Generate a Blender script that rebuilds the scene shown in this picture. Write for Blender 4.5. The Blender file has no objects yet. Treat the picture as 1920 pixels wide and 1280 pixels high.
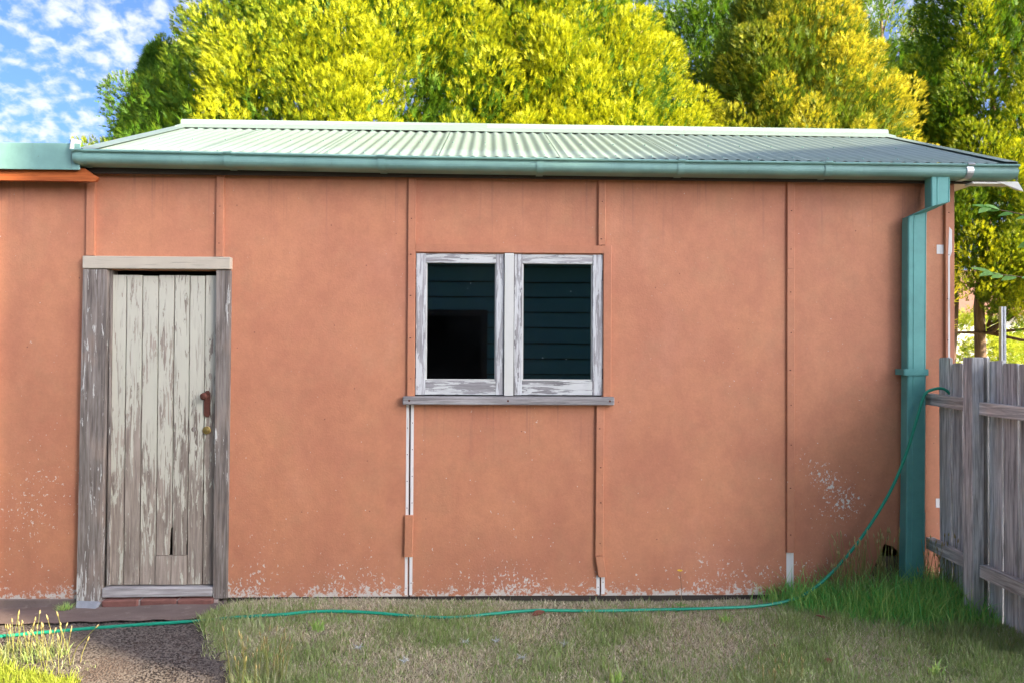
import bpy, bmesh, math, random
import numpy as np
from mathutils import Vector, Matrix

rnd = random.Random(7)
scene = bpy.context.scene
COL = scene.collection

# ------------------------------------------------------------------ camera
CAM_H = 1.58
cam_d = bpy.data.cameras.new('camera')
cam_d.sensor_width = 36.0
cam_d.lens = 36.0 * 1400.0 / 1920.0
cam_d.clip_end = 2000
cam_d.clip_start = 0.02
cam = bpy.data.objects.new('camera', cam_d)
cam.location = (0, 0, CAM_H)
cam.rotation_euler = (math.radians(90.7), math.radians(-0.27), math.radians(-1.8))
COL.objects.link(cam)
scene.camera = cam

# ------------------------------------------------------------------ light
SUN_AZ = math.radians(57.0)      # to the right of straight behind the camera
SUN_EL = math.radians(23.0)
world = bpy.data.worlds.new('World'); scene.world = world; world.use_nodes = True
wn = world.node_tree; wn.nodes.clear()
def wnode(t, **k):
    n = wn.nodes.new(t)
    for a, b in k.items(): setattr(n, a, b)
    return n
w_out = wnode('ShaderNodeOutputWorld'); w_bg = wnode('ShaderNodeBackground'); w_bg.inputs[1].default_value = 0.13
sky = wnode('ShaderNodeTexSky', sky_type='NISHITA', sun_disc=False)
sky.sun_elevation = SUN_EL; sky.sun_rotation = math.radians(180 - 57.0)
sky.air_density = 0.36; sky.dust_density = 5.0; sky.ozone_density = 4.0
tc = wnode('ShaderNodeTexCoord'); sp = wnode('ShaderNodeSeparateXYZ'); wn.links.new(tc.outputs['Generated'], sp.inputs[0])
zc = wnode('ShaderNodeMath', operation='MAXIMUM'); zc.inputs[1].default_value = 0.06; wn.links.new(sp.outputs[2], zc.inputs[0])
za = wnode('ShaderNodeMath', operation='ADD'); za.inputs[1].default_value = 0.55; wn.links.new(zc.outputs[0], za.inputs[0])
dx = wnode('ShaderNodeMath', operation='DIVIDE'); dy = wnode('ShaderNodeMath', operation='DIVIDE')
wn.links.new(sp.outputs[0], dx.inputs[0]); wn.links.new(za.outputs[0], dx.inputs[1])
wn.links.new(sp.outputs[1], dy.inputs[0]); wn.links.new(za.outputs[0], dy.inputs[1])
cb = wnode('ShaderNodeCombineXYZ'); wn.links.new(dx.outputs[0], cb.inputs[0]); wn.links.new(dy.outputs[0], cb.inputs[1])
n1 = wnode('ShaderNodeTexNoise'); n1.inputs['Scale'].default_value = 44.0; n1.inputs['Detail'].default_value = 5; n1.inputs['Roughness'].default_value = 0.52; n1.inputs['Distortion'].default_value = 0.25
n2 = wnode('ShaderNodeTexNoise'); n2.inputs['Scale'].default_value = 9.0; n2.inputs['Detail'].default_value = 3
wn.links.new(cb.outputs[0], n1.inputs['Vector']); wn.links.new(cb.outputs[0], n2.inputs['Vector'])
m1 = wnode('ShaderNodeMath', operation='MULTIPLY_ADD'); m1.inputs[1].default_value = 0.45
wn.links.new(n2.outputs[0], m1.inputs[0]); wn.links.new(n1.outputs[0], m1.inputs[2])
mr = wnode('ShaderNodeMapRange', interpolation_type='SMOOTHSTEP'); mr.inputs[1].default_value = 0.62; mr.inputs[2].default_value = 0.95; mr.inputs[4].default_value = 0.8
wn.links.new(m1.outputs[0], mr.inputs[0])
hs = wnode('ShaderNodeHueSaturation'); hs.inputs['Saturation'].default_value = 1.1
wn.links.new(sky.outputs[0], hs.inputs['Color'])
cm = wnode('ShaderNodeMix', data_type='RGBA'); cm.inputs['B'].default_value = (2.0, 2.03, 2.1, 1)
wn.links.new(mr.outputs[0], cm.inputs['Factor']); wn.links.new(hs.outputs[0], cm.inputs['A'])
wn.links.new(cm.outputs['Result'], w_bg.inputs[0]); wn.links.new(w_bg.outputs[0], w_out.inputs[0])

sun_d = bpy.data.lights.new('sun', 'SUN'); sun_d.energy = 3.9; sun_d.angle = math.radians(0.55); sun_d.color = (1.0, 0.84, 0.60)
sun = bpy.data.objects.new('sun', sun_d)
S = Vector((math.sin(SUN_AZ)*math.cos(SUN_EL), -math.cos(SUN_AZ)*math.cos(SUN_EL), math.sin(SUN_EL)))
sun.rotation_euler = S.to_track_quat('Z', 'Y').to_euler(); sun.location = (20, -10, 15)
COL.objects.link(sun)

vs = scene.view_settings
vs.view_transform = 'Standard'; vs.look = 'None'; vs.gamma = 1; vs.use_curve_mapping = False
vs.exposure = 2.22

# ------------------------------------------------------------------ helpers
class NT:
    """small node-building shorthand"""
    def __init__(self, name):
        self.m = bpy.data.materials.new(name); self.m.use_nodes = True
        self.t = self.m.node_tree; self.b = self.t.nodes['Principled BSDF']; self.out = self.t.nodes['Material Output']
    def n(self, typ, **k):
        x = self.t.nodes.new(typ)
        for a, b in k.items(): setattr(x, a, b)
        return x
    def s(self, sock, v):
        if hasattr(v, 'is_linked') or isinstance(v, bpy.types.NodeSocket): self.t.links.new(v, sock)
        elif isinstance(v, (tuple, list)) and len(v) == 3 and sock.type == 'RGBA': sock.default_value = (*v, 1)
        else: sock.default_value = v
    def pos(self, scale=(1, 1, 1), loc=(0, 0, 0)):
        g = self.n('ShaderNodeNewGeometry'); mp = self.n('ShaderNodeMapping')
        self.t.links.new(g.outputs['Position'], mp.inputs[0]); mp.inputs['Scale'].default_value = scale; mp.inputs['Location'].default_value = loc
        return mp.outputs[0]
    def xyz(self):
        g = self.n('ShaderNodeNewGeometry'); s = self.n('ShaderNodeSeparateXYZ'); self.t.links.new(g.outputs['Position'], s.inputs[0]); return s.outputs
    def noise(self, v, scale=5, detail=4, rough=.55, dist=0):
        x = self.n('ShaderNodeTexNoise'); self.s(x.inputs['Vector'], v)
        x.inputs['Scale'].default_value = scale; x.inputs['Detail'].default_value = detail; x.inputs['Roughness'].default_value = rough; x.inputs['Distortion'].default_value = dist
        return x.outputs[0]
    def voro(self, v, scale=5, feature='F1', out='Distance'):
        x = self.n('ShaderNodeTexVoronoi', feature=feature); self.s(x.inputs['Vector'], v); x.inputs['Scale'].default_value = scale
        return x.outputs[out]
    def math(self, op, a, b=0.0, c=None, clamp=False):
        x = self.n('ShaderNodeMath', operation=op, use_clamp=clamp); self.s(x.inputs[0], a); self.s(x.inputs[1], b)
        if c is not None: self.s(x.inputs[2], c)
        return x.outputs[0]
    def step(self, v, a, b, lo=0., hi=1.):
        x = self.n('ShaderNodeMapRange', interpolation_type='SMOOTHSTEP'); self.s(x.inputs[0], v)
        x.inputs[1].default_value = a; x.inputs[2].default_value = b; x.inputs[3].default_value = lo; x.inputs[4].default_value = hi
        return x.outputs[0]
    def mix(self, f, a, b):
        x = self.n('ShaderNodeMix', data_type='RGBA'); self.s(x.inputs['Factor'], f); self.s(x.inputs['A'], a); self.s(x.inputs['B'], b)
        return x.outputs['Result']
    def mul(self, c, f):
        x = self.n('ShaderNodeMix', data_type='RGBA', blend_type='MULTIPLY'); x.inputs['Factor'].default_value = 1; self.s(x.inputs['A'], c); self.s(x.inputs['B'], f)
        return x.outputs['Result']
    def bump(self, h, strength=.3, dist=.01, prev=None):
        x = self.n('ShaderNodeBump'); x.inputs['Strength'].default_value = strength; x.inputs['Distance'].default_value = dist; self.s(x.inputs['Height'], h)
        if prev is not None: self.s(x.inputs['Normal'], prev)
        return x.outputs[0]
    def set(self, color=None, rough=None, normal=None, metal=None, spec=None):
        if color is not None: self.s(self.b.inputs['Base Color'], color)
        if rough is not None: self.s(self.b.inputs['Roughness'], rough)
        if normal is not None: self.s(self.b.inputs['Normal'], normal)
        if metal is not None: self.s(self.b.inputs['Metallic'], metal)
        if spec is not None: self.s(self.b.inputs['Specular IOR Level'], spec)
        return self.m

def blob(t, p, cx, cz, r):
    """soft disc mask on the wall around (cx, cz)"""
    x, y, z = p
    a = t.math('SUBTRACT', x, cx); b = t.math('SUBTRACT', z, cz)
    d = t.math('SQRT', t.math('ADD', t.math('MULTIPLY', a, a), t.math('MULTIPLY', b, b)))
    return t.step(d, 0, r, 1, 0)

def m_wall(name='wall_paint', strip=False):
    t = NT(name); P = t.pos(); p = t.xyz()
    big = t.noise(P, 1.6, 5, .65, .5); mid = t.noise(t.pos((1.6, 1, 1.1)), 2.2, 5, .65); fine = t.noise(P, 55, 4, .7)
    c = t.mix(t.step(big, .25, .75), (.56, .240, .125), (.50, .205, .115))
    c = t.mix(t.step(mid, .40, .70, 0, .55), c, (.43, .165, .095))
    c = t.mix(t.step(t.noise(t.pos((1, 1, 1), (7, 0, 2)), 4.5, 5, .7), .48, .70, 0, .32), c, (.45, .225, .12))
    c = t.mix(t.step(t.noise(t.pos((4, 1, .8)), 3, 4, .6), .55, .8, 0, .18), c, (.38, .16, .085))
    c = t.mix(t.step(t.noise(t.pos((1, 1, .5), (3, 0, 8)), 2.6, 4, .6), .52, .8, 0, .35), c, (.58, .27, .17))
    c = t.mul(c, t.mix(fine, (.86, .86, .86), (1.1, 1.1, 1.1)))
    soft = t.noise(P, 11, 5, .7)
    c = t.mul(c, t.mix(t.step(soft, .3, .7), (.94, .94, .93), (1.05, 1.05, 1.05)))
    run = t.math('MULTIPLY', t.step(t.noise(t.pos((1, 1, .03)), 26, 3, .6), .55, .72), t.math('MAXIMUM', t.step(p[2], 2.1, 2.75, 0, .5), t.math('MULTIPLY', t.step(p[2], .75, 1.24, 0, .55), t.math('MULTIPLY', t.step(p[2], 1.24, 1.25, 1, 0), t.math('MULTIPLY', t.step(p[0], -.56, -.5, 0, 1), t.step(p[0], .77, .82, 1, 0))))))
    c = t.mix(run, c, (.26, .12, .085))
    oi = t.n('ShaderNodeObjectInfo'); c = t.mul(c, t.mix(oi.outputs['Random'], (.95, .945, .95), (1.04, 1.035, 1.02)))
    ding = t.math('MULTIPLY', t.step(t.voro(t.pos((1, 1, 1), (.3, 0, .7)), 6.5), .022, .034, 1, 0), .75)
    c = t.mix(ding, c, (.16, .06, .045))
    # pale chips where the paint has flaked: many by the ground, some clusters higher
    low = t.step(p[2], .02, .34, 1, 0)
    clump = t.step(t.noise(P, 3.2, 3, .6), .42, .72)
    dens = t.math('MULTIPLY', low, t.math('ADD', t.math('MULTIPLY', clump, .14), .08))
    for (cx, cz, r, w) in ((2.18, .78, .18, .155), (2.33, .62, .22, .15), (2.06, .9, .14, .09), (.30, 1.10, .2, .08), (-2.95, .5, .5, .085), (-2.75, .75, .5, .06), (-1.45, .35, .35, .06), (-.9, .22, .3, .05), (.15, .2, .45, .045), (1.4, .22, .4, .05), (1.5, .85, .25, .03), (2.2, .45, .5, .06), (-3.6, .6, .7, .07)):
        dens = t.math('ADD', dens, t.math('MULTIPLY', blob(t, p, cx, cz, r), w))
    chipn = t.noise(t.pos((1, 1, .8)), 56, 5, .62, .6)
    thr = t.math('SUBTRACT', .715 if not strip else .79, dens)
    ch = t.step(t.math('SUBTRACT', chipn, thr), 0, .014)
    speck = t.step(t.voro(t.pos((1, 1, .8)), 24), .06, .085, 1, 0)
    speck = t.math('MULTIPLY', speck, t.step(t.noise(P, 6, 3), .54, .58))
    speck = t.math('MULTIPLY', speck, t.step(p[2], .5, 1.5, 1, .25))
    ch = t.math('MAXIMUM', ch, t.math('MULTIPLY', speck, .9))
    # bare foot of the sheets
    foot = t.math('SUBTRACT', p[2], t.math('MULTIPLY', t.step(t.noise(P, 22, 6, .78, .4), .44, .74), .12))
    ch = t.math('MAXIMUM', ch, t.step(foot, .002, .014, 1, 0))
    pale = t.mix(t.noise(P, 25, 4), (.55, .50, .42), (.72, .68, .60))
    c = t.mix(ch, c, pale)
    # rain splash dirt just above the ground
    c = t.mix(t.math('MULTIPLY', t.step(p[2], 0, .55, .35, 0), t.noise(P, 6, 4, .7)), c, (.20, .09, .07))
    nb = t.bump(t.math('SUBTRACT', t.noise(P, 90, 3, .6), t.math('MULTIPLY', ch, .8)), .22, .004)
    nb = t.bump(mid, .12, .02, nb)
    return t.set(c, t.mix(ch, (.62,)*3, (.85,)*3), nb, spec=.25)

def m_plain(name, col, rough=.5, metal=0, var=.12, scale=12, bump=.05, spec=.4):
    t = NT(name); P = t.pos(); nz = t.noise(P, scale, 4, .6)
    c = t.mix(nz, tuple(x*(1-var) for x in col), tuple(min(1, x*(1+var)) for x in col))
    return t.set(c, rough, t.bump(t.noise(P, scale*6, 3), bump, .003), metal, spec)

def m_wood(name, dark, light, axis='z', paint=None, amount=.5, lowbare=0., grain=1., warm=None, sh=0.):
    """weathered timber, grain along axis; optional peeling paint"""
    t = NT(name)
    sc = {'z': (1, 1, .05), 'x': (.05, 1, 1), 'y': (1, .05, 1)}[axis]
    sc2 = {'z': (1, 1, .16), 'x': (.16, 1, 1), 'y': (1, .16, 1)}[axis]
    oi = t.n('ShaderNodeObjectInfo')
    off = t.n('ShaderNodeVectorMath', operation='SCALE'); off.inputs[0].default_value = (3.1, 1.7, 5.3); t.t.links.new(oi.outputs['Random'], off.inputs['Scale'])
    def P(s):
        a = t.n('ShaderNodeVectorMath', operation='ADD'); t.s(a.inputs[0], t.pos(s)); t.s(a.inputs[1], off.outputs[0]); return a.outputs[0]
    g1 = t.noise(P(sc), 60, 5, .7, .4); g2 = t.noise(P(sc2), 9, 4, .6, .8); g3 = t.noise(P(sc), 170, 3, .7)
    c = t.mix(t.step(g1, .3, .7), dark, light)
    c = t.mix(t.step(g2, .45, .75, 0, .55), c, tuple(x*.55 for x in dark))
    if warm: c = t.mix(t.step(t.noise(P((1, 1, .5)), 5, 3, .6), .45, .75, 0, .6), c, warm)
    crack = t.step(g3, .66, .74)
    c = t.mix(t.math('MULTIPLY', crack, .7), c, tuple(x*.3 for x in dark))
    c = t.mul(c, t.mix(oi.outputs['Random'], (.82,)*3, (1.14,)*3))
    h = t.math('ADD', t.math('MULTIPLY', g1, .5), t.math('MULTIPLY', crack, -.8))
    rough = .85
    if paint:
        p = t.xyz()
        f1 = t.noise(P({'z': (1, 1, .09), 'x': (.09, 1, 1), 'y': (1, .09, 1)}[axis]), 52, 5, .68, .8)
        f2 = t.noise(P({'z': (1, 1, .3), 'x': (.3, 1, 1), 'y': (1, .3, 1)}[axis]), 6, 3, .6)
        f = t.math('ADD', t.math('MULTIPLY', f1, .75), t.math('MULTIPLY', f2, .35))
        lo = t.step(p[2], -.1, 1.95, lowbare, 0)
        thr = t.math('ADD', (1-amount)*.55+.2, lo)
        k = t.step(t.math('SUBTRACT', f, thr), 0, .02)
        pc = t.mix(t.noise(P((1, 1, .4)), 14, 4), tuple(x*.88 for x in paint), paint)
        hair = t.step(t.noise(P({'z': (1, 1, .04), 'x': (.04, 1, 1), 'y': (1, .04, 1)}[axis]), 120, 2, .5), .62, .66)
        k = t.math('MULTIPLY', k, t.math('SUBTRACT', 1, t.math('MULTIPLY', hair, .55)))
        c = t.mix(k, c, pc); h = t.math('ADD', h, t.math('MULTIPLY', k, .9)); rough = t.mix(k, (.88,)*3, (.6,)*3)
    return t.set(c, rough, t.bump(h, .55*grain, .004), spec=.25)

def m_leaf(name, base, tip, dark, transl=.35):
    t = NT(name)
    at = t.n('ShaderNodeAttribute', attribute_name='tone')
    s = t.n('ShaderNodeSeparateColor'); t.t.links.new(at.outputs['Color'], s.inputs[0])
    c = t.mix(s.outputs[0], base, tip)
    c = t.mix(t.math('MULTIPLY', s.outputs[1], .55), c, dark)
    t.set(c, .55, spec=.25)
    tr = t.n('ShaderNodeBsdfTranslucent'); t.s(tr.inputs[0], c)
    mx = t.n('ShaderNodeMixShader'); mx.inputs[0].default_value = transl
    t.t.links.new(t.b.outputs[0], mx.inputs[1]); t.t.links.new(tr.outputs[0], mx.inputs[2]); t.t.links.new(mx.outputs[0], t.out.inputs[0])
    return t.m

class MB:
    def __init__(self): self.v = []; self.f = []
    def add(self, vs, fs):
        o = len(self.v); self.v += [tuple(a) for a in vs]; self.f += [tuple(i+o for i in q) for q in fs]; return self
    def box(self, x0, x1, y0, y1, z0, z1, bev=0.0, jit=0.0):
        j = lambda: rnd.uniform(-jit, jit) if jit else 0
        vs = [(x+j(), y+j(), z+j()) for z in (z0, z1) for y in (y0, y1) for x in (x0, x1)]
        fs = [(0, 2, 3, 1), (4, 5, 7, 6), (0, 1, 5, 4), (2, 6, 7, 3), (0, 4, 6, 2), (1, 3, 7, 5)]
        if bev <= 0: return self.add(vs, fs)
        bm = bmesh.new(); V = [bm.verts.new(a) for a in vs]
        for q in fs: bm.faces.new([V[i] for i in q])
        bmesh.ops.bevel(bm, geom=list(bm.edges), offset=bev, segments=1, affect='EDGES')
        bm.verts.index_update()
        self.add([w.co[:] for w in bm.verts], [[w.index for w in q.verts] for q in bm.faces]); bm.free(); return self
    def prism(self, pts, y0, y1):
        """polygon in x,z (counter-clockwise seen from -y) between y0 and y1"""
        n = len(pts); vs = [(x, y0, z) for x, z in pts]+[(x, y1, z) for x, z in pts]
        fs = [tuple(range(n)), tuple(range(2*n-1, n-1, -1))]+[((i+1) % n, i, n+i, n+(i+1) % n) for i in range(n)]
        return self.add(vs, fs)
    def poly3(self, pts, off):
        """any planar polygon thickened by the vector off"""
        n = len(pts); o = Vector(off); vs = [tuple(a) for a in pts]+[tuple(Vector(a)+o) for a in pts]
        fs = [tuple(range(n)), tuple(range(2*n-1, n-1, -1))]+[((i+1) % n, i, n+i, n+(i+1) % n) for i in range(n)]
        return self.add(vs, fs)
    def tube(self, path, r, n=10, cap=True):
        path = [Vector(a) for a in path]; rr = r if isinstance(r, (list, tuple)) else [r]*len(path)
        vs, fs = [], []; up = Vector((0.13, 0.31, 0.94)); prev = None
        for i, a in enumerate(path):
            d = (path[min(i+1, len(path)-1)]-path[max(i-1, 0)]).normalized()
            if prev is None:
                u = d.cross(up)
                if u.length < .1: u = d.cross(Vector((1, 0, 0)))
                u.normalize()
            else: u = (prev-d*prev.dot(d)).normalized()
            prev = u; w = d.cross(u)
            for k in range(n):
                an = 2*math.pi*k/n; vs.append(a+(u*math.cos(an)+w*math.sin(an))*rr[i])
        for i in range(len(path)-1):
            for k in range(n): fs.append((i*n+k, i*n+(k+1) % n, (i+1)*n+(k+1) % n, (i+1)*n+k))
        if cap: fs += [tuple(range(n-1, -1, -1)), tuple((len(path)-1)*n+k for k in range(n))]
        return self.add(vs, fs)
    def sweep(self, path, prof_of, closed=True):
        """rows of points supplied by prof_of(i, point)"""
        rows = [prof_of(i, p) for i, p in enumerate(path)]; n = len(rows[0]); vs = [q for r in rows for q in r]; fs = []
        for i in range(len(rows)-1):
            for k in range(n if closed else n-1): fs.append((i*n+k, i*n+(k+1) % n, (i+1)*n+(k+1) % n, (i+1)*n+k))
        if closed: fs += [tuple(range(n-1, -1, -1)), tuple((len(rows)-1)*n+k for k in range(n))]
        return self.add(vs, fs)
    def build(self, name, mat, parent=None, smooth=False, org=None):
        me = bpy.data.meshes.new(name); o = ORG.get(parent.name, Vector()) if parent else Vector(org or (0, 0, 0))
        me.from_pydata([(a[0]-o[0], a[1]-o[1], a[2]-o[2]) for a in self.v], [], self.f); me.materials.append(mat)
        if smooth: me.polygons.foreach_set('use_smooth', [True]*len(me.polygons))
        me.update()
        ob = bpy.data.objects.new(name, me); COL.objects.link(ob)
        if name in ('nails', 'seed_heads', 'stalks', 'roof_screws', 'limbs', 'stems', 'petals', 'leaves'): ob['kind'] = 'stuff'
        if parent: ob.parent = parent; ORG[ob.name] = o
        else: ob.location = o; ORG[ob.name] = Vector(o)
        return ob
ORG = {}
def thing(name, label, cat, loc, group=None):
    e = bpy.data.objects.new(name, None); e.location = loc; e.empty_display_size = .2; COL.objects.link(e); ORG[e.name] = Vector(loc)
    return tag(e, label, cat, group)
def tag(o, label, cat, group=None):
    o['label'] = label; o['category'] = cat
    if group: o['group'] = group
    return o
def struct(o, label=None):
    o['kind'] = 'structure'
    if label: o['label'] = label
    return o

def np_mesh(name, verts, faces_n, k, mat, parent=None, tone=None, org=(0, 0, 0)):
    """fast mesh from arrays: verts (N,3), faces flat list of indices, k per face"""
    me = bpy.data.meshes.new(name); N = len(verts); nf = len(faces_n)//k
    o = ORG.get(parent.name) if parent else Vector(org)
    me.vertices.add(N); me.vertices.foreach_set('co', (verts-np.array(o)).astype(np.float32).ravel())
    me.loops.add(nf*k); me.loops.foreach_set('vertex_index', np.asarray(faces_n, dtype=np.int32))
    me.polygons.add(nf); me.polygons.foreach_set('loop_start', np.arange(0, nf*k, k, dtype=np.int32))
    me.polygons.foreach_set('loop_total', np.full(nf, k, dtype=np.int32))
    if tone is not None:
        a = me.color_attributes.new('tone', 'FLOAT_COLOR', 'POINT'); c = np.zeros((N, 4), np.float32); c[:, :3] = tone; c[:, 3] = 1
        a.data.foreach_set('color', c.ravel())
    me.materials.append(mat); me.update(calc_edges=True); me.validate()
    ob = bpy.data.objects.new(name, me); COL.objects.link(ob)
    if parent: ob.parent = parent
    else: ob.location = o
    ORG[ob.name] = Vector(o)
    return ob

# ------------------------------------------------------------------ materials
M = {}
M['wall'] = m_wall(); M['strip'] = m_wall('strip_paint', True)
M['joint'] = m_wood('joint_paint', (.42, .38, .33), (.6, .56, .5), 'z', (.76, .73, .68), .95, .05)
M['roof'] = m_plain('roof_steel', (.165, .220, .195), .38, 0, .06, 3, .02, .5)
def m_metal(name, col, rough=.4):
    t = NT(name); P = t.pos(); run = t.noise(t.pos((1, 1, .12)), 22, 5, .7); cloud = t.noise(P, 3.5, 5, .65)
    c = t.mix(t.step(cloud, .3, .75), tuple(x*.86 for x in col), tuple(min(1, x*1.12+.015) for x in col))
    c = t.mix(t.step(run, .56, .78, 0, .45), c, tuple(x*.5+.03 for x in col))
    c = t.mix(t.step(t.noise(P, 70, 3, .6), .70, .74, 0, .5), c, (.12, .09, .06))
    return t.set(c, t.mix(cloud, (rough,)*3, (min(1, rough+.25),)*3), t.bump(t.noise(P, 5, 3), .06, .02), 0, .45)
M['gutter'] = m_metal('gutter_steel', (.18, .34, .29))
M['pipe'] = m_metal('downpipe_steel', (.095, .32, .275))
M['galv'] = m_plain('galvanised_steel', (.5, .52, .53), .4, .7, .15, 20)
M['cream'] = m_plain('cream_trim', (.62, .6, .5), .55, 0, .08, 8)
M['door'] = m_wood('door_paint', (.21, .165, .13), (.40, .33, .265), 'z', (.56, .53, .42), .52, .165)
M['jamb'] = m_wood('jamb_timber', (.11, .088, .074), (.28, .24, .205), 'z', (.6, .58, .52), .20, -.02, 1.3, (.33, .24, .18))
M['lintel'] = m_wood('lintel_timber', (.3, .27, .22), (.45, .41, .35), 'x', (.54, .47, .36), .93)
M['sillwood'] = m_wood('sill_timber', (.22, .20, .19), (.50, .47, .45), 'x', None, 0, 0, 1.3)
M['sash'] = m_wood('sash_timber', (.24, .225, .22), (.42, .40, .39), 'z', (.62, .62, .60), .40)
M['rail_sash'] = m_wood('sash_rail_timber', (.24, .225, .22), (.42, .40, .39), 'x', (.62, .62, .58), .42)
M['mullion'] = m_plain('mullion_paint', (.60, .59, .53), .5, 0, .06, 20)
M['fence'] = m_wood('fence_timber', (.25, .24, .225), (.82, .80, .755), 'z', None, 0, 0, 1.8, (.52, .46, .38))
M['fence_rail'] = m_wood('fence_rail_timber', (.33, .305, .275), (.84, .79, .71), 'y', None, 0, 0, 1.3)
M['fascia'] = m_wood('stained_fascia', (.30, .065, .018), (.52, .14, .035), 'x')
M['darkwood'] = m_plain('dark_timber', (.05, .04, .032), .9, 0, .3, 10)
M['hollow'] = m_wood('old_board', (.16, .12, .07), (.27, .21, .13), 'x')
M['brick'] = m_plain('brick', (.20, .085, .065), .9, 0, .35, 30, .6)
M['mortar'] = m_plain('mortar', (.36, .29, .25), .95, 0, .3, 40, .6)
M['slate'] = m_plain('grey_slab', (.26, .27, .29), .8, 0, .3, 25, .4)
M['rust'] = m_plain('rusted_iron', (.10, .032, .02), .85, .1, .45, 60, .5)
M['brass'] = m_plain('dull_brass', (.42, .30, .10), .4, .8, .3, 60)
M['hose'] = m_plain('hose_rubber', (.012, .27, .16), .38, 0, .1, 20)
M['bark'] = m_wood('bark', (.10, .065, .04), (.30, .2, .12), 'z', None, 0, 0, 2.0)
M['deadleaf'] = m_plain('dead_leaf', (.13, .045, .025), .8, 0, .3, 60)
M['lichen'] = m_plain('pale_dry_weed', (.5, .52, .5), .9, 0, .2, 60)
M['yellowpetal'] = m_plain('yellow_petal', (.8, .55, .02), .6, 0, .1, 60)
M['board'] = m_plain('weatherboard_paint', (.09, .30, .38), .5, 0, .1, 3)
M['housetrim'] = m_plain('house_trim', (.03, .035, .04), .5)
M['shadehouse_wall'] = m_plain('shade_house_render', (.66, .6, .5), .85, 0, .1, 4)
M['dark_sheet'] = m_plain('black_window_sheet', (.006, .006, .007), .95, 0, .1, 10, 0, .05)  # near-black sheet standing in for the dark window opening
M['farwall'] = m_plain('far_wall', (.72, .7, .66), .8)
M['tiles'] = m_plain('roof_tiles', (.25, .12, .08), .8, 0, .2, 6)

def m_glass():
    t = NT('window_glass'); t.t.nodes.remove(t.b)
    tr = t.n('ShaderNodeBsdfTransparent'); tr.inputs[0].default_value = (.8, .86, .86, 1)
    gl = t.n('ShaderNodeBsdfGlossy'); gl.inputs['Roughness'].default_value = .015; gl.inputs[0].default_value = (1, 1, 1, 1)
    P = t.pos(); nb = t.bump(t.noise(P, 2.2, 1), .02, .02); t.s(gl.inputs['Normal'], nb)
    fr = t.n('ShaderNodeFresnel'); fr.inputs[0].default_value = 1.75
    mx = t.n('ShaderNodeMixShader'); t.s(mx.inputs[0], fr.outputs[0]); t.t.links.new(tr.outputs[0], mx.inputs[1]); t.t.links.new(gl.outputs[0], mx.inputs[2])
    # dust film and fly specks
    df = t.n('ShaderNodeBsdfDiffuse'); df.inputs[0].default_value = (.5, .55, .58, 1)
    sp_ = t.math('MULTIPLY', t.step(t.voro(P, 16), .05, .075, 1, 0), t.step(t.noise(P, 5, 2), .56, .58))
    film = t.math('ADD', t.math('MULTIPLY', t.step(t.noise(P, 3, 4), .35, .8), .005), t.math('MULTIPLY', sp_, .6))
    m2 = t.n('ShaderNodeMixShader'); t.s(m2.inputs[0], film); t.t.links.new(mx.outputs[0], m2.inputs[1]); t.t.links.new(df.outputs[0], m2.inputs[2])
    t.t.links.new(m2.outputs[0], t.out.inputs[0]); return t.m
M['glass'] = m_glass()

def m_ground():
    t = NT('dry_soil'); P = t.pos()
    c = t.mix(t.noise(P, 3, 5, .65), (.20, .165, .115), (.40, .335, .245))
    c = t.mix(t.step(t.noise(P, .35, 3), .4, .65, 0, .75), c, (.10, .14, .03))
    c = t.mul(c, t.mix(t.noise(P, 60, 4, .7), (.6,)*3, (1.3,)*3))
    return t.set(c, .95, t.bump(t.noise(P, 40, 5, .7), .7, .02), spec=.1)
def m_path():
    t = NT('tar_and_gravel'); P = t.pos()
    v = t.voro(P, 85, 'F1', 'Color'); d = t.voro(P, 85)
    s = t.n('ShaderNodeSeparateColor'); t.s(s.inputs[0], v)
    c = t.mix(s.outputs[0], (.045, .038, .033), (.20, .168, .14))
    c = t.mix(t.step(t.noise(P, 2.2, 4, .6), .42, .7, 0, .7), c, (.19, .135, .105))
    c = t.mix(t.step(d, .25, .6, 0, .6), c, (.045, .039, .034))
    return t.set(c, .88, t.bump(t.math('SUBTRACT', 1, d), .8, .012), spec=.3)
def m_apron():
    t = NT('worn_concrete'); P = t.pos()
    c = t.mix(t.noise(t.pos((1, 2.5, 1)), 4, 6, .7), (.11, .082, .072), (.26, .20, .17))
    c = t.mix(t.step(t.noise(P, 14, 5, .7), .55, .75, 0, .6), c, (.35, .29, .24))
    return t.set(c, .92, t.bump(t.noise(P, 30, 6, .75), .6, .012), spec=.2)
M['ground'] = m_ground(); M['path'] = m_path(); M['apron'] = m_apron()
M['pebble'] = m_plain('gravel_chips', (.15, .127, .108), .85, 0, .5, 90, .3)
M['grass'] = m_leaf('lawn_grass', (.26, .42, .09), (.86, .75, .58), (.34, .27, .18), .4)
M['grass_lush'] = m_leaf('lush_grass', (.17, .56, .13), (.62, .74, .22), (.10, .42, .11), .5)
M['sunpatch_grass'] = m_leaf('sun_tinted_grass', (.34, .44, .05), (.56, .56, .09), (.24, .36, .04), .45)  # yellow tint puts the sun patch's light into the blade colour
M['seed'] = m_leaf('seed_heads', (.42, .34, .13), (.55, .46, .22), (.3, .22, .1), .3)
M['straw'] = m_leaf('grass_stalks', (.22, .26, .06), (.45, .40, .14), (.12, .14, .04), .3)
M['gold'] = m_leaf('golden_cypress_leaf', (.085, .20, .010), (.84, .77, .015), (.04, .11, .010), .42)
M['gold2'] = m_leaf('amber_cypress_leaf', (.12, .20, .012), (.92, .74, .04), (.05, .11, .012), .42)
M['green'] = m_leaf('green_cypress_leaf', (.06, .16, .012), (.30, .38, .02), (.035, .10, .01), .35)
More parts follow.
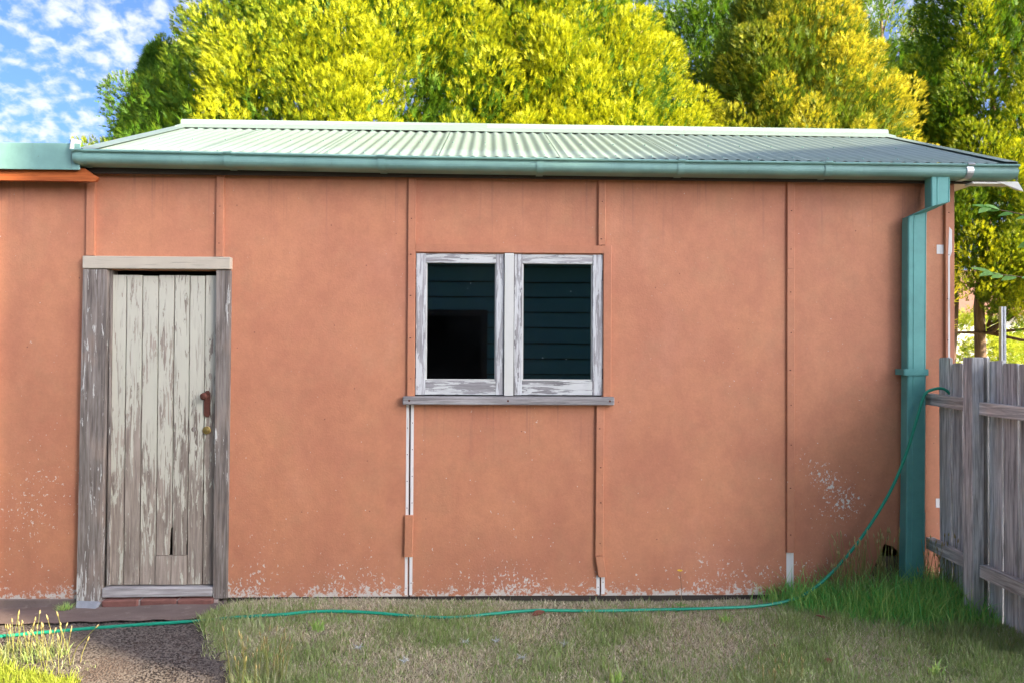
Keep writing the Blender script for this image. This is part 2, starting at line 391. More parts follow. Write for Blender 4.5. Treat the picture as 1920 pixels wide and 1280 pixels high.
M['broad'] = m_leaf('broad_leaf', (.16, .40, .08), (.30, .55, .14), (.10, .28, .06), .4)
M['bush'] = m_leaf('bush_leaf', (.25, .36, .03), (.7, .7, .06), (.14, .22, .03), .4)

# ------------------------------------------------------------------ ground
YW = 4.80           # front face of the shed wall
def gz(x, y):
    """ground height"""
    z = -.012 + .02*math.sin(x*1.3+.4)*math.sin(y*1.1) * (1 if abs(x) < 30 else 0)
    left = min(1, max(0, (-1.35-x)/.4)); z -= .05*left
    right = min(1, max(0, (x-2.0)/.8)); z += .03*right
    if y > 7.5: z = -.02
    return z
gm = MB(); xs = [-400, -60, -20, -9]+[-6+i*.25 for i in range(53)]+[9, 20, 60, 400]; ys = [-400, -60, -15, -4]+[-1+i*.25 for i in range(37)]+[10, 14, 25, 60, 600]
for y in ys:
    for x in xs: gm.v.append((x, y, gz(x, y)))
nx = len(xs)
for j in range(len(ys)-1):
    for i in range(nx-1): gm.f.append((j*nx+i, j*nx+i+1, (j+1)*nx+i+1, (j+1)*nx+i))
struct(gm.build('ground', M['ground'], smooth=True), 'dry back yard soil under thin grass')

PATH = [(-5.2, 4.6), (-1.74, 4.6), (-1.62, 4.3), (-1.45, 4.0), (-1.30, 3.75), (-1.16, 3.4), (-1.12, 2.0), (-2.2, 2.0), (-1.9, 3.45), (-1.98, 3.72), (-2.35, 3.86), (-2.7, 4.08), (-3.1, 4.16), (-5.2, 4.2)]
def inside(x, y, poly):
    c = False; j = len(poly)-1
    for i in range(len(poly)):
        a, b = poly[i], poly[j]
        if (a[1] > y) != (b[1] > y) and x < (b[0]-a[0])*(y-a[1])/(b[1]-a[1])+a[0]: c = not c
        j = i
    return c
def sheet(name, poly, mat, lift, step=.06):
    """thin sheet laid over the ground inside poly"""
    m = MB(); idx = {}; x0 = min(p[0] for p in poly); x1 = max(p[0] for p in poly); y0 = min(p[1] for p in poly); y1 = max(p[1] for p in poly)
    def vi(i, j):
        if (i, j) not in idx:
            x = x0+i*step; y = y0+j*step
            x += .012*math.sin(i*2.7+j*1.9); y += .012*math.sin(i*1.1+j*3.1)
            idx[(i, j)] = len(m.v); m.v.append((x, y, gz(x, y)+lift+.004*math.sin(x*9)*math.sin(y*7)))
        return idx[(i, j)]
    for i in range(int((x1-x0)/step)+1):
        for j in range(int((y1-y0)/step)+1):
            if inside(x0+(i+.5)*step, y0+(j+.5)*step, poly): m.f.append((vi(i, j), vi(i+1, j), vi(i+1, j+1), vi(i, j+1)))
    return m.build(name, mat, smooth=True)
pathway = struct(sheet('path', PATH, M['path'], .016), 'dark tar and gravel path leading to the door')
APR = [(-5.2, 4.52), (-3.2, 4.5), (-2.5, 4.48), (-1.72, 4.5), (-1.66, 4.62), (-1.64, 4.86), (-5.2, 4.86)]
struct(sheet('door_apron', APR, M['apron'], .032, .04), 'worn concrete apron along the wall foot')
# loose gravel chips on the path
N = 9000; rg = np.random.default_rng(3); pv = []; pf = []; k = 0
oct_v = np.array([(1, 0, 0), (-1, 0, 0), (0, 1, 0), (0, -1, 0), (0, 0, 1), (0, 0, -1)], float); oct_f = [(0, 2, 4), (2, 1, 4), (1, 3, 4), (3, 0, 4)]
while k < N:
    x = rg.uniform(-3.6, -1.1); y = rg.uniform(3.2, 4.5)
    if not inside(x, y, PATH): continue
    s = rg.uniform(.003, .0085); an = rg.uniform(0, 6.28); ca, sa = math.cos(an), math.sin(an)
    q = oct_v*np.array([s*rg.uniform(.9, 1.7), s, s*.55]); q = np.stack([q[:, 0]*ca-q[:, 1]*sa+x, q[:, 0]*sa+q[:, 1]*ca+y, q[:, 2]+gz(x, y)+.0175], 1)
    pv.append(q); pf += [i+6*k for t_ in oct_f for i in t_]; k += 1
gravel = np_mesh('gravel', np.concatenate(pv), pf, 3, M['pebble'])
gravel['kind'] = 'stuff'; gravel['label'] = 'loose grey gravel chips pressed into the path'; gravel['category'] = 'gravel'
#@@SHED
# ------------------------------------------------------------------ shed
shed = thing('shed', 'terracotta painted shed with green corrugated roof, weathered door and twin window', 'shed', (.25, YW, 0))
XR = 3.03
TOP = 2.76
def panel(pts, name='wall_panel', parent=shed, y=YW): return MB().prism(pts, y, y+.008).build(name, M['wall'], parent)
rect = lambda a, b, c, d: [(a, c), (b, c), (b, d), (a, d)]
panel(rect(-2.505, -1.712, 2.075, TOP))
panel(rect(-1.708, -.505, .012, TOP))
panel(rect(-.496, .724, 2.20, TOP), y=YW+.001)
panel(rect(-.492, .722, .012, 1.272), y=YW+.001)
panel(rect(.730, 1.957, .010, TOP))
panel([(1.963, .012), (2.485, .012), (2.50, .15), (2.545, .25), (2.585, .335), (2.64, .318), (2.69, .27), (2.735, .21), (2.77, .13), (2.78, .012), (XR, .012), (XR, TOP), (1.963, TOP)], y=YW+.0015)
# side, back and partition walls, floor slab: the closed inside that shows dark through the panes
gable = [(YW+.0095, .01), (7.8, .01), (7.8, 2.70), (7.58, 2.80), (6.2, 3.35), (YW+.0095, 2.80)]
MB().poly3([(XR-.002, a, b) for a, b in gable], (.010, 0, 0)).build('side_wall', M['wall'], shed)
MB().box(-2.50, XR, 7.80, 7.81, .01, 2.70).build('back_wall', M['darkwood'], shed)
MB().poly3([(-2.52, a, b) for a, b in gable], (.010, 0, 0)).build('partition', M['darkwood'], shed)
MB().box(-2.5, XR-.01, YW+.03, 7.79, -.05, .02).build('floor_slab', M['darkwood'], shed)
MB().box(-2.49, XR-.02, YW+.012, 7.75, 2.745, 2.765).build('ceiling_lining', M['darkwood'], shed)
MB().box(2.42, 2.84, YW+.05, YW+.07, .02, .24, .002).build('backing_board', M['hollow'], shed)
# dark bottom plate under the sheets
MB().box(-1.64, XR-.03, YW+.012, YW+.06, -.03, .03).build('bottom_plate', M['darkwood'], shed)
for x in (-1.71, -.497, .726, 1.96): MB().box(x-.022, x+.022, YW+.0115, YW+.08, .03, 2.74).build('stud', M['darkwood'], shed)

def strip(x0, x1, z0, z1, parent=shed, th=.019, lean=0., mat='strip', name='cover_strip'):
    m = MB(); y0, y1 = YW-th, YW-.0004
    e = .0035; ya = y0+e
    lo = [(x0+lean, y1, z0), (x0+lean, ya, z0), (x0+lean+e, y0, z0), (x1+lean-e, y0, z0), (x1+lean, ya, z0), (x1+lean, y1, z0)]; hi = [(x0, y1, z1), (x0, ya, z1), (x0+e, y0, z1), (x1-e, y0, z1), (x1, ya, z1), (x1, y1, z1)]
    m.sweep([0, 1], lambda i, q: (lo, hi)[i])
    return m.build(name, M[mat], parent)
strip(-1.733, -1.685, 2.166, 2.70)
strip(-.519, -.470, 1.289, 2.70)
strip(.703, .751, 2.262, 2.705)
strip(-.470, .792, 2.207, 2.257)
strip(.737, .790, 1.289, 2.2065)
strip(.694, .746, .272, 1.238, lean=-.004)
strip(.690, .744, .135, .268, lean=.02, th=.025)
strip(1.936, 1.986, 2.12, 2.705); strip(1.935, 1.985, .285, 2.118, th=.017)
strip(-.528, -.474, .268, .530, lean=-.003, th=.021)
strip(2.982, XR+.012, .03, 2.70, th=.020)
# joints left bare where the cover strips are gone: pale unpainted sheet edges either side of a dark gap
def joint(xc, z0, z1, w=.023):
    for a, b in ((xc-w, xc-.005), (xc+.006, xc+w+.002)): MB().box(a, b, YW-.0012, YW+.0004, z0, z1).build('bare_joint', M['joint'], shed)
    m = MB()
    for z in np.arange(z0+.06, z1-.02, .17):
        for dx_ in (-.015, .017): m.tube([(xc+dx_, YW-.0035, z+dx_), (xc+dx_, YW, z+dx_)], .0032, 6)
    if m.v: m.build('nails', M['rust'], shed)
joint(-.5005, .53, 1.24); joint(-.5035, .02, .268); joint(.7265, .02, .14, .026)
MB().box(1.937, 1.984, YW-.0014, YW+.0004, .02, .283).build('bare_joint', M['joint'], shed)
# peeled corner and the scar of an old bracket
MB().poly3([(2.995, YW-.0212, .42), (3.006, YW-.0212, .42), (3.010, YW-.0212, 2.2), (3.024, YW-.0212, 2.24), (3.024, YW-.0212, 2.38), (3.006, YW-.0212, 2.40), (2.998, YW-.0212, 2.22)], (0, .001, 0)).build('peeled_paint', M['joint'], shed)
MB().box(2.935, 2.980, YW-.0012, YW+.0004, 2.225, 2.285).build('bracket_scar', M['joint'], shed)
MB().box(2.925, 2.965, YW-.0012, YW+.0004, .57, .63).build('bracket_scar', M['joint'], shed)
# nail heads down the strips
m = MB()
for x, z0, z1 in ((-1.709, 2.25, 2.65), (-.495, 1.4, 2.65), (.727, 2.3, 2.65), (.720, .35, 1.2), (1.96, .4, 2.65), (3.0, .3, 2.6)):
    z = z0
    while z < z1: m.tube([(x+rnd.uniform(-.01, .01), YW-.0215, z), (x, YW-.017, z)], .0035, 6); z += rnd.uniform(.22, .32)
m.build('nails', M['rust'], shed)

# --- door frame
frame = MB().prism([(-2.565, -.01), (-2.418, -.01), (-2.398, 2.078), (-2.548, 2.078)], YW-.035, YW+.10).build('door_jamb', M['jamb'], shed)
frame2 = MB().prism([(-1.723, .015), (-1.640, .015), (-1.634, 2.078), (-1.722, 2.078)], YW-.030, YW+.10).build('door_jamb', M['jamb'], shed)
MB().box(-2.548, -1.632, YW-.045, YW+.10, 2.081, 2.160, .003, .002).build('lintel', M['lintel'], shed)
MB().box(-2.396, -2.385, YW-.005, YW+.05, .09, 2.078).build('door_stop', M['jamb'], shed)
MB().box(-2.416, -1.726, YW-.03, YW+.10, .024, .084, .006, .003).build('threshold', M['sillwood'], shed)
# --- door: seven upright planks
door = thing('door', '', 'x', (-2.06, YW, .09)); door.parent = shed; door.location = Vector((-2.06, YW, .09))-ORG['shed']
for k_ in ('label', 'category'): del door[k_]
ex = [-2.388, -2.299, -2.199, -2.099, -1.999, -1.902, -1.805, -1.727]
for i in range(7):
    a, b = ex[i]+.0036, ex[i+1]-.0036; y = YW+.012+rnd.uniform(-.002, .002); zt = 2.046+rnd.uniform(-.004, .003); zb = .092
    if i == 3: pts = [(a, .278), (b-.017, .278), (b-.015, .36), (b-.008, .44), (b, .455), (b, zt), (a, zt)]
    elif i == 4: pts = [(a, .278), (b-.006, .278), (b-.006, .34), (b, .38), (b, zt), (a, zt)]
    else: pts = rect(a, b, zb, zt)
    MB().prism(pts, y, y+.02).build('plank', M['door'], door)
for a, b in ((-2.098, -2.003), (-1.999, -1.903)): MB().prism(rect(a, b, .093, .2745), YW+.006, YW+.03).build('patch_board', M['door'], door)
MB().box(-2.38, -1.735, YW+.048, YW+.07, .45, .56).build('ledge', M['darkwood'], door)
MB().box(-2.38, -1.735, YW+.048, YW+.07, 1.65, 1.76).build('ledge', M['darkwood'], door)
plate = MB().prism([(-1.803, 1.165), (-1.793, 1.152), (-1.775, 1.152), (-1.766, 1.165), (-1.766, 1.300), (-1.775, 1.318), (-1.793, 1.318), (-1.803, 1.300)], YW+.002, YW+.0095).build('handle_plate', M['rust'], door)
MB().tube([(-1.785, YW+.006, 1.285), (-1.785, YW-.022, 1.285), (-1.786, YW-.028, 1.285), (-1.788, YW-.040, 1.285), (-1.789, YW-.052, 1.284), (-1.79, YW-.058, 1.284)], [.009, .009, .018, .024, .022, .010], 14).build('knob', M['rust'], door, True)
MB().tube([(-1.785, YW+.010, 1.068), (-1.785, YW+.000, 1.068), (-1.785, YW-.002, 1.068)], [.025, .025, .021], 18).tube([(-1.785, YW-.0015, 1.068), (-1.785, YW-.006, 1.068), (-1.785, YW-.007, 1.068)], [.013, .013, .011], 14).build('cylinder_lock', M['brass'], door)
MB().tube([(-1.868, YW+.010, 1.072), (-1.868, YW+.0080, 1.072)], .016, 14).build('plugged_hole', M['jamb'], door)
# --- brick course and slab under the door
for i in range(3): MB().box(-2.40+i*.232, -2.40+i*.232+.222, YW-.05+rnd.uniform(-.006, .004), YW+.06, -.06, .018+rnd.uniform(-.004, .003), .008, .003).build('brick', M['brick'], shed)
MB().box(-2.43, -1.69, YW-.038, YW+.05, -.07, .010, .002).build('mortar_bed', M['mortar'], shed)
tag(MB().poly3([(-2.545, YW-.09, -.045), (-2.425, YW-.10, -.04), (-2.415, YW-.06, .012), (-2.55, YW-.055, .015)], (.004, .02, -.012)).build('stone_slab', M['slate'], None), 'small grey stone slab propped under the left door jamb', 'slab')

# --- window
win = thing('window', '', 'x', (.13, YW, 1.29)); win.parent = shed; win.location = Vector((.13, YW, 1.29))-ORG['shed']
for k_ in ('label', 'category'): del win[k_]
def wpart(name, mat, *a, bev=.002): return MB().box(*a, bev).build(name, M[mat], win)
for (x0, x1, p0, p1) in ((-.466, .096, -.404, .047), (.164, .735, .215, .670)):
    y0, y1 = YW-.006, YW+.036
    wpart('stile', 'sash', x0, p0, y0, y1, 1.296, 2.2)
    wpart('stile', 'sash', p1, x1, y0+.001, y1, 1.296, 2.2)
    wpart('top_rail', 'rail_sash', p0+.0006, p1-.0006, y0+.002, y1, 2.139, 2.199)
    wpart('bottom_rail', 'rail_sash', p0+.001, p1-.001, y0+.0015, y1, 1.297, 1.388)
    for bx in ((p0, p0+.008), (p1-.008, p1)): wpart('glazing_bead', 'mullion', bx[0], bx[1], YW+.008, YW+.018, 1.39, 2.138, bev=.001)
    wpart('glazing_bead', 'mullion', p0+.008, p1-.008, YW+.008, YW+.018, 1.389, 1.397, bev=.001)
    wpart('pane', 'glass', p0+.002, p1-.002, YW+.019, YW+.022, 1.38, 2.145, bev=0)
wpart('mullion', 'mullion', .100, .160, YW-.020, YW+.05, 1.292, 2.203)
wpart('hinge', 'rust', -.472, -.464, YW-.010, YW, 2.03, 2.10); wpart('hinge', 'rust', -.472, -.464, YW-.010, YW, 1.40, 1.47)
wpart('hinge', 'rust', .733, .740, YW-.010, YW, 2.03, 2.10); wpart('hinge', 'rust', .733, .740, YW-.010, YW, 1.40, 1.47)
wpart('window_sill', 'sillwood', -.542, .805, YW-.055, YW+.06, 1.236, 1.288, bev=.005)
m = MB()
for x in (-.50, .125, .775): m.tube([(x, YW-.057, 1.262), (x, YW-.05, 1.262)], .007, 8)
m.build('nails', M['rust'], win)
# the room is dark: a bench and a frame stand inside
# --- roof
roof = thing('roof', '', 'x', (.4, 6.2, 3.4)); roof.parent = shed; roof.location = Vector((.4, 6.2, 3.4))-ORG['shed']
for k_ in ('label', 'category'): del roof[k_]
EY, EZ, RY, RZ = 4.655, 2.785, 6.20, 3.405
PITCH = .0762; X0, X1 = -2.545, 3.352
SL = math.hypot(RY-EY, RZ-EZ); sd = Vector((0, (RY-EY)/SL, (RZ-EZ)/SL)); sn = Vector((0, -sd.z, sd.y))
def sheet_roof(x0, x1, back=False, lift=0.):
    m = MB(); n = int(round((x1-x0)/(PITCH/8))); rows = 5; sag = rnd.uniform(-.001, .001); top = []
    for r in range(rows):
        t = r/(rows-1)
        for i in range(n+1):
            x = x0+(x1-x0)*i/n; h = .0065*math.cos(2*math.pi*(x-X0)/PITCH)+sag
            edge = max(0, 1-i/5.); h += lift+.0035*edge
            p = Vector((x, EY, EZ))+sd*(t*SL)+sn*h
            if back: p.y = 2*RY-p.y
            m.v.append(tuple(p))
    w = n+1
    base = len(m.v); down = sn*-.0012
    if back: down = Vector((0, -down.y, down.z))
    m.v += [(a[0], a[1]+down.y, a[2]+down.z) for a in m.v]
    for r in range(rows-1):
        for i in range(n):
            q = (r*w+i, r*w+i+1, (r+1)*w+i+1, (r+1)*w+i)
            m.f.append(q if not back else q[::-1]); b = tuple(base+k for k in q); m.f.append(b[::-1] if not back else b)
    for i in range(n): m.f.append((i+1, i, base+i, base+i+1))
    for r in range(rows-1): m.f += [(r*w, (r+1)*w, base+(r+1)*w, base+r*w), (r*w+n, base+r*w+n, base+(r+1)*w+n, (r+1)*w+n)]
    return m.build('roof_sheet', M['roof'], roof, True)
x = X0; i = 0
while x < X1-.02:
    e = min(X1, x+.762); sheet_roof(max(X0, x-.060 if i else x), e, False, .0016*(i % 2)); sheet_roof(max(X0, x-.060 if i else x), e, True, .0016*(i % 2)); x = e; i += 1
# screws on the crests
m = MB(); nc = int((X1-X0)/PITCH)
for c in range(2, nc, 3):
    for s_ in (.085, .70, 1.45):
        cc = c+(1 if s_ > .5 else 0); p = Vector((X0+cc*PITCH, EY, EZ))+sd*s_+sn*.007; m.tube([p, p+sn*.0055], .0055, 6)
m.build('roof_screws', M['gutter'], roof)
# rolled ridge capping in two lengths
def ridge(x0, x1, lift):
    m = MB(); prof = []
    drop = (RZ-EZ)/(RY-EY)
    for k in range(13):
        an = math.pi*(1.12)*(k/12.)-math.pi*.06; prof.append((RY-.032*math.cos(an), RZ+.030+lift+.030*math.sin(an)))
    left = [(RY-.150, RZ-.150*drop+.012+lift), (RY-.145, RZ-.145*drop+.024+lift), (RY-.040, RZ-.040*drop+.026+lift)]
    pr = left+prof+[(2*RY-a, b) for a, b in left[::-1]]
    m.sweep([x0, x1], lambda i, x: [(x, a, b) for a, b in pr], False)
    m.sweep([x0, x1], lambda i, x: [(x, a, b-.0015) for a, b in pr][::-1], False)
    n = len(pr); m.f.append(tuple(range(3, 16)))
    return m.build('ridge_cap', M['roof'], roof, True)
ridge(-2.525, -.02, .0015); ridge(-.045, 3.36, 0.)
# barge flashings over both verges
for (xa, xb, sgn) in ((X0-.012, X0+.105, -1), (X1-.075, X1+.010, 1)):
    for back in (False, True):
        m = MB(); a = Vector((0, EY-.012, EZ))+sn*.0125; b = Vector((0, RY, RZ))+sn*.0125
        if back: a.y = 2*RY-a.y; b.y = 2*RY-b.y
        off = (0, 0, -.0015)
        m.poly3([(xa, a.y, a.z), (xb, a.y, a.z), (xb, b.y, b.z), (xa, b.y, b.z)], off)
        xe = xa if sgn < 0 else xb
        m.poly3([(xe, a.y, a.z-.001), (xe, b.y, b.z-.001), (xe, b.y, b.z-.12), (xe, a.y, a.z-.12)], (.0015*sgn, 0, 0))
        m.build('barge_flashing', M['roof'], roof)
# rafter tails, fascia and soffit edge under the eave
MB().box(X0+.02, X1-.03, 4.735, 4.757, 2.675, 2.79, .002).build('fascia_board', M['darkwood'], roof)
MB().prism([(XR+.02, 2.735), (X1-.012, 2.735), (X1-.012, 2.75), (XR+.02, 2.75)], 4.66, 6.1).build('verge_soffit', M['cream'], roof)
MB().poly3([(3.22, 4.625, 2.664), (3.345, 4.612, 2.662), (3.372, 4.600, 2.598), (3.33, 4.612, 2.612)], (0, .006, 0)).build('barge_end', M['cream'], roof)
MB().box(XR+.03, 3.33, 4.625, 4.70, 2.650, 2.661).build('verge_soffit', M['cream'], roof)
MB().poly3([(X0-.004, 4.60, 2.79), (X0-.004, 4.70, 2.80), (X0-.004, 4.72, 2.87), (X0-.004, 4.62, 2.86)], (.006, 0, 0)).build('barge_end', M['cream'], roof)
# --- gutter
gutter = thing('gutter', '', 'x', (.4, 4.65, 2.7)); gutter.parent = shed; gutter.location = Vector((.4, 4.65, 2.7))-ORG['shed']
for k_ in ('label', 'category'): del gutter[k_]
tilt = lambda x: max(0, -x)*.008
GP = [(4.622, 2.752), (4.622, 2.764), (4.612, 2.770), (4.594, 2.768), (4.587, 2.760), (4.590, 2.751), (4.606, 2.746), (4.606, 2.732), (4.600, 2.728), (4.600, 2.712), (4.603, 2.697), (4.611, 2.683), (4.624, 2.672), (4.642, 2.667), (4.718, 2.667), (4.720, 2.775)]
GP = [(a, 2.770-(2.770-b)*.80) for a, b in GP]
def gut(x0, x1, off=0., name='trough', mat='gutter', prof=GP):
    m = MB(); cy, cz = 4.66, 2.72
    def row(i, x):
        out = []
        for a, b in prof:
            d = Vector((a-cy, b-cz)); d = d*(1+off/max(.02, d.length)); out.append((x, cy+d.x, cz+d.y+tilt(x)))
        return out
    m.sweep([x0, x1], row, False); return m.build(name, M[mat], gutter, False)
xx = [-2.535, -.55, 1.35, 3.345]
for a, b in zip(xx[:-1], xx[1:]):
    o = gut(a, b); 
for x in (-2.535, 3.345): MB().poly3([(x, a, b+tilt(x)) for a, b in GP[2:]], (.002 if x < 0 else -.002, 0, 0)).build('stop_end', M['gutter'], gutter)
for x in (-2.492, -1.60, -.665, .315, 1.195, 2.125, 3.03): gut(x-.022, x+.022, .006, 'bracket', 'gutter' if x < 3 else 'galv', GP[1:15])
# --- downpipe
dp = thing('downpipe', '', 'x', (2.73, 4.74, 0)); dp.parent = shed; dp.location = Vector((2.73, 4.74, 0))-ORG['shed']
for k_ in ('label', 'category'): del dp[k_]
hw, hd = .061, .037
def dpipe(path, w=hw, d=hd, name='pipe'):
    m = MB()
    def row(i, p):
        x, y, z, sk = p; r = .006
        return [(x-w+r, y-d, z+sk*(-w)), (x-w*.45, y-d, z+sk*(-w*.45)), (x-w*.45+.003, y-d-.003, z+sk*(-w*.45)), (x-w*.45+.006, y-d, z+sk*(-w*.45)), (x+w*.80, y-d, z+sk*w*.8), (x+w*.80+.003, y-d-.003, z+sk*w*.8), (x+w*.80+.006, y-d, z+sk*w*.8), (x+w-r, y-d, z+sk*w), (x+w, y-d+r, z+sk*w), (x+w, y+d, z+sk*w), (x-w, y+d, z+sk*(-w)), (x-w, y-d+r, z+sk*(-w))]
    m.sweep(path, row); return m.build(name, M['pipe'], dp)
dpipe([(2.858, 4.665, 2.692, 0), (2.858, 4.665, 2.520, .25)], name='outlet')
dpipe([(2.858, 4.6655, 2.519, .25), (2.752, 4.735, 2.465, .25)], name='elbow')
dpipe([(2.752, 4.7355, 2.466, .25), (2.750, 4.738, 2.41, 0), (2.742, 4.738, 1.2, 0), (2.736, 4.738, .55, 0)])
dpipe([(2.736, 4.738, .56, 0), (2.727, 4.738, -.03, 0)], hw+.002, hd+.002, 'lower_pipe')
MB().box(2.66, 2.815, 4.694, 4.6985, 1.435, 1.475).box(2.655, 2.682, 4.6985, 4.797, 1.436, 1.474).build('pipe_strap', M['pipe'], dp)

# ------------------------------------------------------------------ flat roofed annex on the left
annex = thing('annex', 'terracotta lean-to annex with pale green roof edge and stained fascia, left of shed', 'annex', (-4.2, YW, 0))
MB().prism(rect(-6.2, -2.5145, -.03, 2.70), YW+.0005, YW+.0085).build('wall_panel', M['wall'], annex)
MB().prism([(-2.540, 2.166), (-2.490, 2.166), (-2.490, 2.64), (-2.540, 2.64)], YW-.019, YW-.0002).build('cover_strip', M['strip'], annex)
MB().box(-6.2, -6.19, YW+.01, 7.6, -.03, 2.7).build('side_wall', M['wall'], annex)
MB().box(-6.2, -2.53, 7.6, 7.61, -.03, 2.7).build('back_wall', M['wall'], annex)
MB().box(-6.35, -2.53, YW-.015, YW+.0002, -.06, .012, .006).build('concrete_footing', M['apron'], annex)
MB().box(-6.35, -2.508, 4.640, 4.648, 2.672, 2.835, .0015).build('roof_edge', M['gutter'], annex)
MB().box(-6.35, -2.552, 4.650, 7.75, 2.80, 2.815).build('flat_roof', M['roof'], annex)
MB().prism([(-6.35, 2.610), (-2.43, 2.610), (-2.415, 2.633), (-2.50, 2.690), (-6.35, 2.690)], 4.672, 4.70).build('fascia', M['fascia'], annex)
MB().box(-6.3, -2.512, 4.702, YW-.001, 2.655, 2.667).build('soffit', M['darkwood'], annex)

# ------------------------------------------------------------------ fence running from the shed towards the camera
fence = thing('paling_fence', 'weathered grey timber paling fence standing against the right end of the shed', 'fence', (2.88, 4.7, 0))
y = 4.72
for i in range(10):
    w = rnd.uniform(.098, .118); h = 1.535+rnd.uniform(-.02, .025)+(.02 if i % 5 == 2 else 0); x = 2.905+rnd.uniform(-.004, .004); ln = rnd.uniform(-.006, .006)
    c = rnd.uniform(.004, .012)
    pts = [(x, y, -.05), (x, y-w, -.05), (x, y-w+ln, h-c*rnd.random()), (x, y-w+ln+c*1.5, h), (x, y+ln-c*1.2, h+rnd.uniform(-.008, .006)), (x, y+ln, h-c)]
    MB().poly3(pts, (.016, 0, 0)).build('paling', M['fence'], fence)
    y -= w+rnd.uniform(.005, .011) if i != 4 else w+.016
for yp in (4.285, 3.60): MB().box(2.802, 2.872, yp-.045, yp+.045, -.1, 1.553, .004, .003).build('post', M['fence'], fence)
def rail(y0, y1, z0a, z0b, x0=2.838): MB().add([(x0, y0, z0a), (x0+.05, y0, z0a), (x0, y1, z0b), (x0+.05, y1, z0b), (x0, y0, z0a+.072), (x0+.05, y0, z0a+.072), (x0, y1, z0b+.072), (x0+.05, y1, z0b+.072)], [(0, 2, 3, 1), (4, 5, 7, 6), (0, 1, 5, 4), (2, 6, 7, 3), (0, 4, 6, 2), (1, 3, 7, 5)]).build('rail', M['fence_rail'], fence)
for (za, zb, zc_) in ((1.245, 1.235, 1.22), (.315, .30, .285)):
    rail(4.765, 4.332, za, zb); rail(4.238, 3.65, zb-.012, zc_); 

# ------------------------------------------------------------------ hose
def catmull(P, n=8):
    P = [Vector(p) for p in P]; out = []
    for i in range(len(P)-1):
        a, b, c, d = P[max(i-1, 0)], P[i], P[i+1], P[min(i+2, len(P)-1)]
        for k in range(n):
            t = k/n; out.append(.5*((2*b)+(c-a)*t+(2*a-5*b+4*c-d)*t*t+(3*b-a-3*c+d)*t**3))
    out.append(P[-1]); return out
hp = [(2.93, 4.62, 1.30), (2.87, 4.62, 1.352), (2.80, 4.62, 1.350), (2.745, 4.625, 1.31), (2.70, 4.63, 1.16), (2.635, 4.65, .92), (2.54, 4.67, .68), (2.38, 4.69, .41), (2.22, 4.69, .22), (2.06, 4.67, .09), (1.92, 4.64, .035)]
gl = [(1.70, 4.60), (1.40, 4.575), (1.05, 4.60), (.66, 4.57), (.30, 4.545), (.05, 4.50), (-.18, 4.445), (-.42, 4.45), (-.72, 4.475), (-1.0, 4.47), (-1.2, 4.43), (-1.45, 4.42), (-1.67, 4.445), (-2.05, 4.42), (-2.35, 4.375), (-2.6, 4.33), (-2.9, 4.28), (-3.5, 4.22), (-4.6, 4.3)]
for x, y in gl: hp.append((x, y, gz(x, y)+(.024+.008*math.sin(x*5.1) if x > -1.4 else .026)))
tag(MB().tube(catmull(hp), .0095, 10).build('garden_hose', M['hose'], None, True), 'green garden hose hanging off the fence and trailing along the wall', 'hose')
#@@NATURE
# ------------------------------------------------------------------ house behind the camera (seen mirrored in the panes)
HY = -.36
house = thing('weatherboard_house', 'dark teal weatherboard house facing the shed, mirrored in its window panes', 'house', (-1.5, HY, 0))
HX0, HX1 = -7.0, 2.3
z = .25; i = 0
while z < 2.75:
    segs = [(HX0, HX1)]
    if .75 < z+.1 and z < 2.02: segs = [(HX0, -1.02), (-.02, HX1)]
    for (a, b) in segs:
        MB().add([(a, HY+.030, z), (b, HY+.030, z), (a, HY+.004, z+.190), (b, HY+.004, z+.190), (a, HY-.01, z), (b, HY-.01, z), (a, HY-.01, z+.190), (b, HY-.01, z+.190)], [(0, 2, 3, 1), (0, 1, 5, 4), (4, 5, 7, 6), (2, 6, 7, 3), (0, 4, 6, 2), (1, 3, 7, 5)]).build('weatherboard', M['board'], house)
    z += .205; i += 1
MB().box(HX0+.01, HX1-.01, HY-5.0, HY-.012, 0, 2.85).build('wall', M['housetrim'], house)
MB().box(HX0, HX1, HY-.01, HY+.012, -.05, .25).build('plinth', M['brick'], house)
wf = MB().box(-1.02, -.94, HY-.01, HY+.05, .70, 2.12).box(-.10, -.02, HY-.01, HY+.05, .70, 2.12).box(-.94, -.10, HY-.01, HY+.05, 2.04, 2.12).box(-.94, -.10, HY-.01, HY+.05, .70, .78).build('window_frame', M['housetrim'], house)
MB().box(-.94, -.10, HY+.004, HY+.008, .78, 2.04).build('window_dark_sheet', M['dark_sheet'], house)
MB().poly3([(HX0-.4, HY+.42, 2.90), (HX1+.15, HY+.42, 2.90), (HX1-1.8, HY-2.5, 3.7), (HX0+2.0, HY-2.5, 3.7)], (0, 0, .05)).poly3([(HX1-1.8, HY-2.5, 3.7), (HX1+.15, HY-5.4, 2.90), (HX0-.4, HY-5.4, 2.90), (HX0+2.0, HY-2.5, 3.7)], (0, 0, .05)).poly3([(HX1+.15, HY+.42, 2.90), (HX1+.15, HY-5.4, 2.90), (HX1-1.8, HY-2.5, 3.7)], (0, 0, .05)).build('roof', M['tiles'], house)
MB().box(HX0-.3, HX1+.1, HY, HY+.40, 2.86, 2.88).build('soffit', M['cream'], house)

